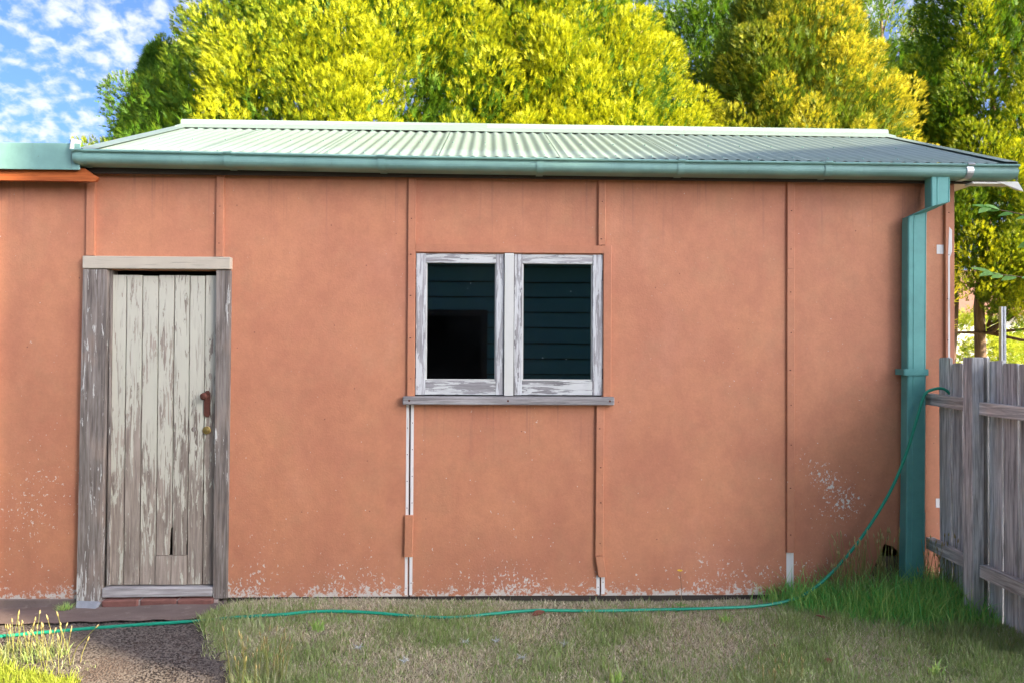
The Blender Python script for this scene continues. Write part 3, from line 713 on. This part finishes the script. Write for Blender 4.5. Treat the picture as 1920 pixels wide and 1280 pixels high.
# unseen house shape added at right, its top cut to shade yard and shed
ta = math.tan(SUN_EL); hdir = Vector((math.sin(SUN_AZ), -math.cos(SUN_AZ), 0)); udir = Vector((math.cos(SUN_AZ), math.sin(SUN_AZ), 0))
K0 = Vector((-1.42, 3.656, 0)); TK = 17.0; K = K0+hdir*TK
def on_facade(P, extra=0):
    P = Vector(P); u = (P-K0).dot(udir); w = (P-K0).dot(hdir); return (u, P.z+ta*(TK-w)+extra)
f0 = on_facade((-3.4, 4.60, 2.775)); f1 = on_facade((.62, 4.60, 2.78)); f2 = on_facade((3.36, 5.68, 3.21)); f3 = (f2[0]+3.0, f2[1])
shade_bld = thing('shade_house', 'added unseen house shape beyond the fence on the right, stepped top cut to shade the yard', 'house', K)
prof = [(0, -.1), (0, f0[1]), (f1[0], f1[1]), (f2[0], f2[1]), (f3[0], f3[1]), (f3[0], -.1)]
def fpt(u, z, d=0.): return K+udir*u+hdir*d+Vector((0, 0, z))
MB().poly3([fpt(u, z) for u, z in prof], hdir*6.0).build('wall', M['shadehouse_wall'], shade_bld)  # body of the added shade house
for (u, z) in ((.7, 1.2), (.7, 4.6), (2.6, 1.2), (2.6, 4.6), (4.6, 1.2), (4.6, 4.6), (6.0, 4.6)):
    fr_ = MB().poly3([fpt(u, z, -.03), fpt(u+.7, z, -.03), fpt(u+.7, z+.9, -.03), fpt(u, z+.9, -.03)], hdir*.04).build('window', M['cream'], shade_bld)  # window on the added shade house
    MB().poly3([fpt(u+.06, z+.06, -.036), fpt(u+.64, z+.06, -.036), fpt(u+.64, z+.84, -.036), fpt(u+.06, z+.84, -.036)], hdir*.004).build('pane', M['housetrim'], fr_)  # pane on the added shade house

# ------------------------------------------------------------------ foliage builders
def sprays(P, D, L, rg, roll=None):
    """feathery flat sprays: P positions, D unit directions, L lengths -> verts, tri indices, along-spray parameter"""
    n = len(P); R_ = rg.normal(size=(n, 3)); B = np.cross(D, R_); B /= np.linalg.norm(B, axis=1, keepdims=True)+1e-9
    Nn = np.cross(D, B)
    # leaflets: (start t, end t, end side, half width)
    lf = [(0, 1.0, 0.0, .055), (.08, .46, .30, .06), (.10, .50, -.30, .06), (.34, .80, .22, .055), (.36, .84, -.22, .055), (.0, .22, .24, .06), (.0, .25, -.24, .06)]
    V = []; T = []
    bend = rg.uniform(-.25, .25, size=(n, 1))
    for q, (a, b, s, w) in enumerate(lf):
        ax, bx = D*(a*L[:, None]), D*(b*L[:, None])+B*(s*L[:, None])+Nn*(bend*L[:, None]*b*b)+Nn*(rg.uniform(-.1, .1, size=(n, 1))*L[:, None])
        dirv = bx-ax; side = np.cross(dirv, Nn); side /= np.linalg.norm(side, axis=1, keepdims=True)+1e-9
        ww = side*(w*L[:, None])
        V += [P+ax-ww, P+ax*.8+bx*.2+ww, P+bx]; T += [a, a*.8+b*.2, b]
    k = len(lf); V = np.stack(V, 1).reshape(-1, 3); T = np.tile(np.array(T), n)
    F = np.arange(n*k*3)
    return V, F, T, k*3

def cypress(name, label, cx, cy, prof, seed, mat, nplume, per, ysq=.7, z0=1.0, gold=.6, wid=.42, L=(.075, .14), trunks=1, trunk_r=.16, group='conifers behind the shed', lean=0., halfspace=True, droop=.0, zlo=None, fill=3200):
    """prof: list of (z, radius)"""
    rg = np.random.default_rng(seed); zs = [p[0] for p in prof]; rs = [p[1] for p in prof]
    t = thing(name, label, 'tree', (cx, cy, -.03), group)
    A = []; Dn = []; Ls = []; G = []
    ztop = zs[-1]; wts = np.interp(np.linspace(z0, ztop, 200), zs, rs)+.15; wts /= wts.sum()
    tips = []; zlo = zlo or 1.58+.255*(cy-1.6); zhi = 1.58+.485*cy
    for p in range(nplume):
        z = rg.choice(np.linspace(z0, ztop, 200), p=wts); r = np.interp(z, zs, rs)
        ph = rg.uniform(0, 2*np.pi)
        if halfspace and math.sin(ph) > .35 and rg.random() < .75: ph = -ph
        deep = rg.random() < .36; rr = r*(rg.uniform(.55, .82) if deep else rg.uniform(.86, 1.06))
        seen = math.sin(ph) < .3 and zlo < z+.2 and z-1.0 < zhi and abs(cx+rr*math.cos(ph)) < .77*(cy+rr*math.sin(ph)*ysq)+.3
        tip = np.array([cx+lean*(z-z0)+rr*math.cos(ph), cy+rr*math.sin(ph)*ysq, z+rg.uniform(-.1, .15)])
        rad = np.array([math.cos(ph), math.sin(ph)*ysq, 0])
        up = rg.uniform(.55, 1.25); ax = rad*.75+np.array([rg.normal()*.15, rg.normal()*.1, up-droop]); ax /= np.linalg.norm(ax)
        ln = rg.uniform(.75, 1.45)*min(1, .45+r*.35); w = wid*rg.uniform(.65, 1.15)*min(1, .5+r*.3)
        n = int(per*rg.uniform(.8, 1.2)*ln*(1 if seen else .13)); tt = rg.beta(1.5, 1.15, n); th = rg.uniform(0, 2*np.pi, n)
        e1 = np.cross(ax, [.2, .5, .8]); e1 /= np.linalg.norm(e1); e2 = np.cross(ax, e1)
        radial = e1[None]*np.cos(th)[:, None]+e2[None]*np.sin(th)[:, None]
        prr = w*np.sqrt(np.clip(1-tt**1.7, 0, 1))*(.35+.65*np.minimum(1, tt*3))*rg.uniform(.55, 1.08, n)
        pos = tip[None]-ax[None]*((1-tt)*ln)[:, None]+radial*prr[:, None]
        d = ax[None]*rg.uniform(.6, 1.1, n)[:, None]+radial*rg.uniform(.3, .8, n)[:, None]+rg.normal(size=(n, 3))*.15+np.array([0, 0, .15-droop])
        d /= np.linalg.norm(d, axis=1, keepdims=True)
        A.append(pos); Dn.append(d); Ls.append(rg.uniform(L[0], L[1], n)*(1.1-.35*tt)*(1 if seen else 2.2))
        sunny = .9*math.cos(ph)-.44*math.sin(ph); g = np.clip((gold*(.62+.5*sunny)+rg.normal()*.2)*(.22 if deep else 1), 0, 1); G.append(np.clip(g+rg.normal(size=n)*.12, 0, 1))  # sun-facing plumes gold, recessed and far-side ones green: light and shade in the colour
        tips.append((tip, ax, ln))
    # inner green foliage; its tone also puts shaded hollows into the colour
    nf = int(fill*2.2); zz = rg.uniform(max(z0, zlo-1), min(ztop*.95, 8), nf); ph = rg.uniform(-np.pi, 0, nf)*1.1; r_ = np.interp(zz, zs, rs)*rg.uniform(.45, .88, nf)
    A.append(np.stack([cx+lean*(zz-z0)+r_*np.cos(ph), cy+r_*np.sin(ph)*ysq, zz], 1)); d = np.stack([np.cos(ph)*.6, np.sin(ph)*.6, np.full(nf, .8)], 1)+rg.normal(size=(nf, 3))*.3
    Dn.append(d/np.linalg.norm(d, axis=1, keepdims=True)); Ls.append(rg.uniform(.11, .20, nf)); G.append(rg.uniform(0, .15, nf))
    P = np.concatenate(A); D = np.concatenate(Dn); Lh = np.concatenate(Ls); G = np.concatenate(G)
    keep = (P[:, 1] > 8.25) | (P[:, 2] > 3.75); P, D, Lh, G = P[keep], D[keep], Lh[keep], G[keep]   # clear of the shed
    V, F, T, kv = sprays(P, D, Lh, rg)
    g = np.repeat(G, kv); rn = np.repeat(rg.random(len(P)), kv)
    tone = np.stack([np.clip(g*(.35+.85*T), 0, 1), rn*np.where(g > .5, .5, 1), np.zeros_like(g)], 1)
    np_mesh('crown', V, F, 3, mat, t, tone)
    for k in range(trunks):
        bx = cx+(k-(trunks-1)/2)*(.95+.3*k); top = np.array([cx+lean*3, cy, z0+(ztop-z0)*.8]); pts = []
        for q in range(8):
            s_ = q/7; pts.append((bx+(top[0]-bx)*s_**(.8 if k != 1 else 1.6)+.10*math.sin(s_*9+k*2.4)*(1 if trunks > 1 else .5), cy+.1*math.sin(s_*4+k), -.05+(top[2]+.05)*s_))
        MB().tube(pts, [trunk_r*(1-.85*q/7)*(1.25 if q == 0 else 1) for q in range(8)], 9).build('trunk', M['bark'], t, True)
    m = MB()
    for (tip, ax, ln) in tips[::4]:
        if tip[1] < 8.3 and tip[2] < 4.4: continue
        b = tip-ax*ln; c0 = np.array([cx, cy, max(z0*.7, b[2]-.5)])
        m.tube([c0, (c0+b)/2+np.array([0, 0, -.05]), b, tip-ax*ln*.3], [.03, .024, .016, .006], 5)
    lo = m.build('limbs', M['bark'], t, True)
    return t

cypress('cypress_tree', 'broad golden cypress, left flank coloured green as if shaded, behind the left half of the roof', -1.85, 11.0, [(.5, 4.9), (2.5, 5.0), (4.0, 4.35), (4.8, 3.8), (6.0, 2.95), (6.8, 2.2), (8.4, 1.1), (9.6, .1)], 11, M['gold'], 330, 370, .62, 2.2, .85, .62, fill=9000, trunk_r=.28)
cypress('cypress_tree', 'short green cypress with a thin yellowish tip at the far left, against the sky', -4.95, 11.4, [(.5, 1.2), (3.5, 1.15), (4.6, .8), (5.6, .4), (6.4, .05)], 12, M['green'], 90, 380, .8, 2.2, .5, .36, trunk_r=.12)
cypress('cypress_tree', 'bright yellow golden cypress behind the middle of the roof ridge', .9, 10.7, [(.5, 3.0), (3.0, 3.1), (4.7, 2.55), (6.4, 1.6), (7.6, .9), (8.8, .05)], 13, M['gold'], 220, 410, .7, 2.2, 1.05, .56, fill=5000, trunk_r=.2)
cypress('cypress_tree', 'amber yellow rounded cypress rising behind the right end of the ridge', 4.65, 11.2, [(.5, 2.0), (3.4, 2.1), (4.9, 1.9), (6.0, 1.5), (6.9, 1.0), (7.9, .05)], 14, M['gold2'], 180, 420, .8, 2.2, .95, .45, trunk_r=.16)
cypress('cypress_tree', 'dark green tall cypress in the gap behind the yellow ones', 4.5, 14.6, [(.5, 2.6), (4.0, 2.6), (7.0, 2.6), (9.5, 1.6), (12, .05)], 15, M['gold'], 110, 230, .8, 4.0, .25, .5, fill=9000, trunk_r=.22)
cypress('cypress_tree', 'green and yellow cypress at the right edge with bare stems above the fence', 8.6, 12.6, [(2.1, 1.3), (2.8, 2.0), (4.0, 2.1), (6.0, 1.8), (8.0, 1.2), (10.0, .05)], 16, M['gold'], 210, 370, .85, 2.75, .85, .42, zlo=2.5, trunks=3, trunk_r=.11)

cypress('cypress_tree', 'dark green cypress filling the gap between the amber tree and the right-hand tree', 8.5, 16.0, [(.5, 1.9), (4.0, 2.0), (7.0, 1.8), (9.0, 1.2), (11.0, .05)], 17, M['gold'], 100, 230, .8, 3.6, .3, .5, fill=7000, trunk_r=.15)
# --- garden glimpsed under the right-hand tree
def bush(label, cx, cy, r, h, seed, mat='bush', n=6000):
    rg = np.random.default_rng(seed); t = thing('bush', label, 'bush', (cx, cy, -.02), 'sunlit bushes beyond the fence')
    u = rg.normal(size=(n, 3)); u /= np.linalg.norm(u, axis=1, keepdims=True); lob = 1+.22*np.sin(u[:, 0]*5+seed)*np.sin(u[:, 2]*6+seed*2)
    P = u*np.array([r, r*.8, h*.5])*(lob*rg.uniform(.75, 1, n))[:, None]+np.array([cx, cy, h*.52]); P = P[P[:, 2] > 0]; n = len(P)
    D = u[:n]+rg.normal(size=(n, 3))*.5; D /= np.linalg.norm(D, axis=1, keepdims=True)
    V, F, T, kv = sprays(P, D, rg.uniform(.09, .16, n), rg); g = np.repeat(rg.random(n), kv)
    np_mesh('foliage', V, F, 3, M[mat], t, np.stack([g, np.repeat(rg.random(n), kv)*.6, g*0], 1))
    m = MB()
    for k in range(5):
        a = k*1.3; m.tube([(cx+.1*math.cos(a), cy+.1*math.sin(a), -.02), (cx+r*.4*math.cos(a), cy+r*.4*math.sin(a), h*.5)], [.03, .012], 6)
    m.build('stems', M['bark'], t, True)
bush('rounded yellow-green bush seen between the stems, nearest the shed corner', 9.0, 14.2, 1.5, 2.4, 21)
bush('yellow-green bush behind the steel post above the fence', 11.2, 15.0, 1.6, 2.2, 22)
bush('low sunlit bush at the right edge above the fence palings', 13.6, 16.5, 2.0, 2.6, 23)
far = thing('far_house', 'pale house wall glimpsed beneath the right-hand tree', 'house', (12, 21, 0))
MB().box(8.5, 17, 21, 27, 0, 2.7).build('wall', M['farwall'], far)
MB().poly3([(8.1, 20.6, 2.65), (17.4, 20.6, 2.65), (17.4, 24, 4.2), (8.1, 24, 4.2)], (0, 0, .08)).poly3([(8.1, 24, 4.2), (17.4, 24, 4.2), (17.4, 27.4, 2.65), (8.1, 27.4, 2.65)], (0, 0, .08)).build('roof', M['tiles'], far)
post = MB(); xq, yq = 4.92, 7.0
post.sweep([-.05, 2.02], lambda i, z: [(xq-.024, yq-.018, z), (xq-.006, yq-.018, z), (xq-.004, yq-.008, z), (xq+.004, yq-.008, z), (xq+.006, yq-.018, z), (xq+.024, yq-.018, z), (xq+.024, yq+.018, z), (xq-.024, yq+.018, z)])
tag(post.build('steel_post', M['galv'], None, org=(xq, yq, 0)), 'grey galvanised steel post standing behind the fence', 'post')

# --- broadleaf twigs reaching in at the right edge
bt = thing('broadleaf_tree', 'leafy green twigs reaching in from the right edge above the fence', 'tree', (4.75, 5.6, 0))
MB().tube([(4.75, 5.6, -.05), (4.78, 5.6, .9), (4.7, 5.6, 1.8), (4.62, 5.58, 2.6), (4.55, 5.55, 3.1)], [.045, .04, .032, .02, .008], 9).build('trunk', M['bark'], bt, True)
leaf = MB()
def leafm(m, base, d, nrm, L, w):
    d = Vector(d).normalized(); s = d.cross(Vector(nrm)).normalized(); up = s.cross(d); c = []
    rows = [(0, .06), (.2, .75), (.45, 1), (.7, .75), (.9, .3), (1.0, .0)]
    o = len(m.v)
    for t_, ww in rows:
        p = Vector(base)+d*(t_*L)-up*(.18*L*t_*t_)
        m.v += [tuple(p-s*(w*ww)+up*(.12*w*ww)), tuple(p-up*.0), tuple(p+s*(w*ww)+up*(.12*w*ww))]
    for i in range(5):
        a = o+i*3; m.f += [(a, a+1, a+4, a+3), (a+1, a+2, a+5, a+4)]
lm = []
for (p0, p1, p2) in (((4.66, 5.58, 2.25), (4.2, 5.5, 2.56), (3.74, 5.45, 2.66)), ((4.68, 5.58, 2.0), (4.2, 5.5, 2.12), (3.76, 5.45, 2.17)), ((4.68, 5.6, 2.2), (4.4, 5.5, 2.4), (4.05, 5.4, 2.42)), ((4.6, 5.58, 2.7), (4.3, 5.5, 2.95), (4.1, 5.4, 3.0))):
    c = catmull([p0, p1, p2], 8); MB().tube(c, [.011-.0006*i for i in range(len(c))], 6).build('branch', M['bark'], bt, True)
    for i in range(6, len(c), 2):
        for k in range(1 if i < len(c)-3 else 2):
            d = (c[i]-c[i-1]).normalized()*.9+Vector((rnd.uniform(-.5, .3), rnd.uniform(-.7, .7), rnd.uniform(-.5, .5)))
            m = MB(); leafm(m, c[i], d, (rnd.uniform(-.3, .3), -.6, .8), rnd.uniform(.10, .16), rnd.uniform(.024, .034))
            ob = m.build('leaf', M['broad'], bt, True); a = ob.data.color_attributes.new('tone', 'FLOAT_COLOR', 'POINT'); v = (rnd.random(), rnd.random()*.6, 0, 1)
            for q in a.data: q.color = v

# ------------------------------------------------------------------ grass
def blades(P, Hh, lean_dir, lean, wd, tone, tall=True):
    n = len(P); up = np.array([0, 0, 1.0]); L2 = np.stack([np.cos(lean_dir), np.sin(lean_dir), np.zeros(n)], 1); sd_ = np.stack([-np.sin(lean_dir), np.cos(lean_dir), np.zeros(n)], 1)
    tw = np.random.default_rng(5).uniform(0, np.pi, n); sd_ = sd_*np.cos(tw)[:, None]+L2*np.sin(tw)[:, None]
    m_ = P+up*(Hh*.55)[:, None]+L2*(Hh*lean*.35)[:, None]; tip = P+up*(Hh*np.clip(1-.35*lean**2, .25, 1))[:, None]+L2*(Hh*lean)[:, None]; w = (sd_*wd[:, None])
    if not tall:
        return np.stack([P-w*1.3, P+w*1.3, tip], 1).reshape(-1, 3), np.arange(n*3), np.repeat(tone, 3, axis=0)
    V = np.stack([P-w, P+w, m_+w*.75, m_-w*.75, tip], 1).reshape(-1, 3); b = np.arange(n)*5
    F = np.stack([b, b+1, b+2, b, b+2, b+3, b+3, b+2, b+4], 1).ravel()
    return V, F, np.repeat(tone, 5, axis=0)
gzv = np.vectorize(gz)
def vnoise(x, y, f, seed):
    r = np.random.default_rng(seed); out = np.zeros_like(x)
    for k in range(7):
        a = r.uniform(0, 6.28); ff = f*r.uniform(.6, 1.7); out += np.sin((x*math.cos(a)+y*math.sin(a))*ff*6.28+r.uniform(0, 6.28))
    return out/7
rg = np.random.default_rng(42)
def lawn(n, x0, x1, y0, y1, seed, hmul=1.):
    x = rg.uniform(x0, x1, n); y = rg.uniform(y0, y1, n)
    ok = np.array([not inside(a, b, PATH) and not inside(a, b, APR) for a, b in zip(x, y)]); ok &= (y < YW-.02)
    x, y = x[ok], y[ok]; n = len(x)
    g = vnoise(x, y, .75, 4)+.5*vnoise(x, y, 2.6, 5)
    green = .12+.70/(1+np.exp(-(g-.12)*7)); green = np.clip(green*.85+.32*(x > 1.2)*np.clip((x-1.2)/1.2, 0, 1)+.7*(x < -1.6), 0, 1)
    near = np.clip((YW-y-.1)/.35, 0, 1); green *= .2+.8*near
    isg = rg.random(n) < green
    h = np.where(isg, rg.uniform(.022, .060, n), rg.uniform(.018, .046, n))*(.7+.6*green)*np.clip(1+.5*vnoise(x, y, 3.5, 8), .5, 1.5)*hmul*np.where(x < -1.5, 1.5, 1)
    lean = np.where(isg, rg.uniform(.1, .8, n), rg.uniform(.3, 1.7, n)); wd = rg.uniform(.0015, .0038, n)
    t0 = np.where(isg, np.clip(rg.normal(.12, .14, n), 0, .5), np.clip(rg.normal(.85, .16, n), .4, 1)); tone = np.stack([t0, rg.random(n)**1.5*np.where(isg, 1., 1.3), t0*0], 1)
    P = np.stack([x, y, gzv(x, y)-.003], 1)
    return blades(P, h, rg.uniform(0, 6.28, n), lean, wd, tone, False)
def join(parts):
    Vs, Fs, Ts, o = [], [], [], 0
    for V, F, T in parts: Vs.append(V); Fs.append(F+o); Ts.append(T); o += len(V)
    return np.concatenate(Vs), np.concatenate(Fs), np.concatenate(Ts)
V, F, T = join([lawn(170000, -1.75, 2.9, 3.3, 4.79, 1), lawn(26000, -5, 2.9, .6, 3.3, 3), lawn(5000, 2.92, 6, 1, 6, 4, 2)])
gr = np_mesh('lawn_grass', V, F, 3, M['grass'], None, T); gr['kind'] = 'stuff'; gr['label'] = 'short half-dry lawn grass in front of the shed'; gr['category'] = 'grass'
n = 42000; x = rg.uniform(-4.2, -1.85, n); y = rg.uniform(2.9, 4.25, n); ok = np.array([not inside(a, b, PATH) and not inside(a, b, APR) for a, b in zip(x, y)]); x, y = x[ok], y[ok]; n = len(x)  # brighter blades only where the sun patch lies, sunlight put into their colour
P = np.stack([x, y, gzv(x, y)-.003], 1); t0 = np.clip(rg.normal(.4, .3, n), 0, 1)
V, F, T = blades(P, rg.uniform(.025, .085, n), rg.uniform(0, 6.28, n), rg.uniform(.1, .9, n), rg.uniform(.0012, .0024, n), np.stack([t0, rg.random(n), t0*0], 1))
yg = np_mesh('sun_tinted_grass', V, F, 3, M['sunpatch_grass'], None, T); yg['kind'] = 'stuff'; yg['label'] = 'grass coloured bright yellow-green for sunlight, left of the gravel path'; yg['category'] = 'grass'
# tall lush grass along the fence foot and round the downpipe
n = 42000; x = rg.uniform(1.5, 2.9, n); y = rg.uniform(3.3, 4.79, n)
reach = .16+.60*np.clip((x-1.75)/.75, 0, 1)+.10*vnoise(x, y, 1.5, 3); edge = np.clip((x-1.6)/.35, 0, 1)*np.clip((reach-(4.79-y))/.28, 0, 1)
ok = (rg.random(n) < edge*.9) & (x < 2.9); x, y, edge = x[ok], y[ok], edge[ok]; n = len(x)
P = np.stack([x, y, gzv(x, y)-.004], 1); t0 = np.clip(rg.normal(.42, .32, n), 0, 1)
V, F, T = blades(P, np.where(rg.random(n) < .12, rg.uniform(.14, .26, n), rg.uniform(.03, .15, n))*(.5+.6*edge), rg.uniform(0, 6.28, n), rg.uniform(.1, .85, n), rg.uniform(.0018, .0040, n), np.stack([t0, rg.random(n)*.7, t0*0], 1))
lg = np_mesh('lush_grass', V, F, 3, M['grass_lush'], None, T); lg['kind'] = 'stuff'; lg['label'] = 'long dark green grass growing round the downpipe and fence foot'; lg['category'] = 'grass'

def tuft(label, cx, cy, r, n, hr, mat='grass', tone_m=.2, stalks=0, sh=(.2, .3), seedlen=.03, seed=1, group='grass tufts', spread=.25, name='grass_tuft', wmul=1., ry=None):
    rg = np.random.default_rng(seed); t = thing(name, label, 'grass', (cx, cy, gz(cx, cy)), group); ry = ry or r
    def spots(n): a = rg.uniform(0, 6.28, n); q = np.sqrt(rg.random(n)); x = cx+q*r*np.cos(a); y = cy+q*ry*np.sin(a); return np.stack([x, y, gzv(x, y)-.002], 1)
    if n:
        P = spots(n); t0 = np.clip(rg.normal(tone_m, .2, n), 0, 1)
        V, F, T = blades(P, rg.uniform(*hr, n), rg.uniform(0, 6.28, n), rg.uniform(.1, .9, n), rg.uniform(.0012, .0024, n)*wmul, np.stack([t0, rg.random(n)*.6, t0*0], 1))
        np_mesh('blades', V, F, 3, M[mat], t, T)
    if stalks:
        P = spots(stalks); m = MB(); s = MB()
        for p in P:
            h = rg.uniform(*sh); lx, ly = rg.normal(0, spread*.5)*h, rg.normal(0, spread*.5)*h; p = Vector(p)
            pts = [p, p+Vector((lx*.3, ly*.3, h*.5)), p+Vector((lx, ly, h))]; m.tube(pts, [.0021, .0017, .0011], 4, False)
            d = (pts[2]-pts[1]).normalized(); L = seedlen*rg.uniform(.7, 1.3); q0 = pts[2]-d*L*.2
            s.tube([q0, q0+d*L*.25, q0+d*L*.6, q0+d*L], [.0012, seedlen*.14, seedlen*.12, .0006], 6)
        for mm, nm, mt in ((m, 'stalks', 'straw'), (s, 'seed_heads', 'seed')):
            ob = mm.build(nm, M[mt], t, True); a = ob.data.color_attributes.new('tone', 'FLOAT_COLOR', 'POINT'); rr = rg.random(len(ob.data.vertices)//6+1)
            for i_, q in enumerate(a.data): q.color = (rr[i_//6], rr[i_//6]*.5, 0, 1)
    return t
tuft('sunlit seeding grass at the bottom left corner beside the path', -2.52, 4.02, .32, 900, (.03, .1), tone_m=.15, stalks=48, sh=(.10, .24), seed=31, ry=.12)
tuft('single leaning seed stalks over the gravel left of the door', -2.12, 3.86, .16, 60, (.03, .08), tone_m=.3, stalks=9, sh=(.10, .26), seed=32, spread=.9, ry=.08)
tuft('tuft of pale seeding grass at the bottom, right of the path', -1.06, 3.56, .14, 500, (.04, .12), tone_m=.3, stalks=40, sh=(.10, .25), seed=33, ry=.1)
tuft('green grass tuft growing along the path edge by the right door jamb', -1.55, 4.50, .12, 420, (.02, .10), 'grass', .25, seed=34, ry=.19, wmul=1.3)
tuft('green grass fringe on the path edge below the door tuft', -1.37, 4.12, .14, 520, (.02, .08), 'grass', .3, seed=35, ry=.30, wmul=1.3)
tuft('small bright green weed at the foot of the left door jamb', -2.60, 4.70, .035, 260, (.03, .09), 'grass_lush', .8, seed=36, name='weed')
tuft('wispy seeding grass in front of the broken wall corner', 2.38, 4.66, .22, 300, (.06, .2), 'grass', .6, stalks=70, sh=(.20, .44), seedlen=.034, seed=37, ry=.06)
tuft('tall wispy grass at the foot of the downpipe', 2.82, 4.58, .12, 250, (.08, .2), 'grass_lush', .6, stalks=34, sh=(.2, .42), seedlen=.034, seed=38, ry=.08)
tuft('low seeding grass tuft at the bottom edge, right of centre', 1.38, 3.56, .18, 420, (.03, .09), 'grass', .3, stalks=20, sh=(.06, .13), seedlen=.025, seed=39, ry=.06)
# yellow flower on a thin stem against the wall
fl = thing('yellow_flower', 'small yellow flower on a thin stem against the wall', 'flower', (1.19, 4.62, 0))
MB().tube([(1.20, 4.62, -.01), (1.21, 4.63, .1), (1.195, 4.62, .215)], [.0022, .0018, .0012], 5).build('stem', M['bark'], fl)
m = MB()
for k in range(9): a = k*.7; m.poly3([(1.195, 4.62, .215), (1.195+.016*math.cos(a-.25), 4.62+.016*math.sin(a-.25), .222), (1.195+.016*math.cos(a+.25), 4.62+.016*math.sin(a+.25), .222)], (0, 0, .0015))
m.build('petals', M['yellowpetal'], fl)
m = MB()
for k in range(5): a = k*1.25; leafm(m, (1.2, 4.62, .0), (math.cos(a), math.sin(a), .5), (0, 0, 1), .05, .008)
ob = m.build('leaves', M['broad'], fl, True); ob.data.color_attributes.new('tone', 'FLOAT_COLOR', 'POINT')
for k_, (lab, px, py, sd_) in enumerate((('light green broad-bladed weed near the wall, left of the lush grass', 1.42, 4.42, 51), ('small green weed in the dry lawn left of the window', -.95, 4.25, 52), ('green weed at the bottom edge below the window', .62, 3.62, 53), ('green weed at the bottom right in the dry grass', 2.2, 3.62, 54))):
    tuft(lab, px, py, .035, 34, (.03, .085), 'grass_lush', .8, seed=sd_, name='weed', wmul=2.6, group='weeds in the lawn')
# litter in the lawn
def litter(name, label, cat, px, py, L, w, mat, ang, group=None, curl=.3):
    m = MB(); leafm(m, (px, py, gz(px, py)+.02), (math.cos(ang), math.sin(ang), curl), (0, -.5, .8), L, w); o = len(m.v)
    m.v += [(a[0], a[1], a[2]-.002) for a in m.v[:o]]; m.f += [tuple(i+o for i in q[::-1]) for q in m.f[:]]
    return tag(m.build(name, M[mat], None, True, org=(px, py, gz(px, py))), label, cat, group)
litter('dead_leaf', 'dark brown dead leaf lying on the hose below the window', 'leaf', .27, 4.50, .085, .02, 'deadleaf', .3)
litter('bark_strip', 'curled brown bark strip in the green grass near the fence', 'bark', 2.03, 4.34, .10, .01, 'deadleaf', 2.6)
litter('dead_leaf', 'small dark dead leaf in the dry grass, right of centre', 'leaf', 1.54, 3.98, .04, .012, 'deadleaf', 1.2)
litter('dead_leaf', 'reddish dead leaf near the bottom edge, right of centre', 'leaf', 1.72, 3.78, .05, .016, 'deadleaf', .1)
for i, (px, py) in enumerate(((-.68, 3.98), (-.42, 3.82), (-.12, 4.08), (.05, 4.1), (.18, 3.88), (.42, 4.07))):
    m = MB()
    for k in range(9): a = k*.7+i; m.tube([(px, py, gz(px, py)+.004), (px+.012*math.cos(a), py+.012*math.sin(a), gz(px, py)+.02), (px+.028*math.cos(a), py+.028*math.sin(a), gz(px, py)+.022+.012*math.sin(k*2.1))], [.0028, .0024, .001], 4)
    which = ['leftmost whitish dry weed in the lawn, left of the window', 'whitish dry weed near the bottom edge, second from the left', 'left one of two whitish dry weeds side by side in green grass below the window', 'right one of two whitish dry weeds side by side in green grass below the window', 'larger whitish dry weed near the bottom, below the window', 'rightmost whitish dry weed in the dry grass below the window'][i]
    tag(m.build('dry_weed', M['lichen'], None, org=(px, py, gz(px, py))), which, 'weed', 'whitish dry weeds in the lawn')
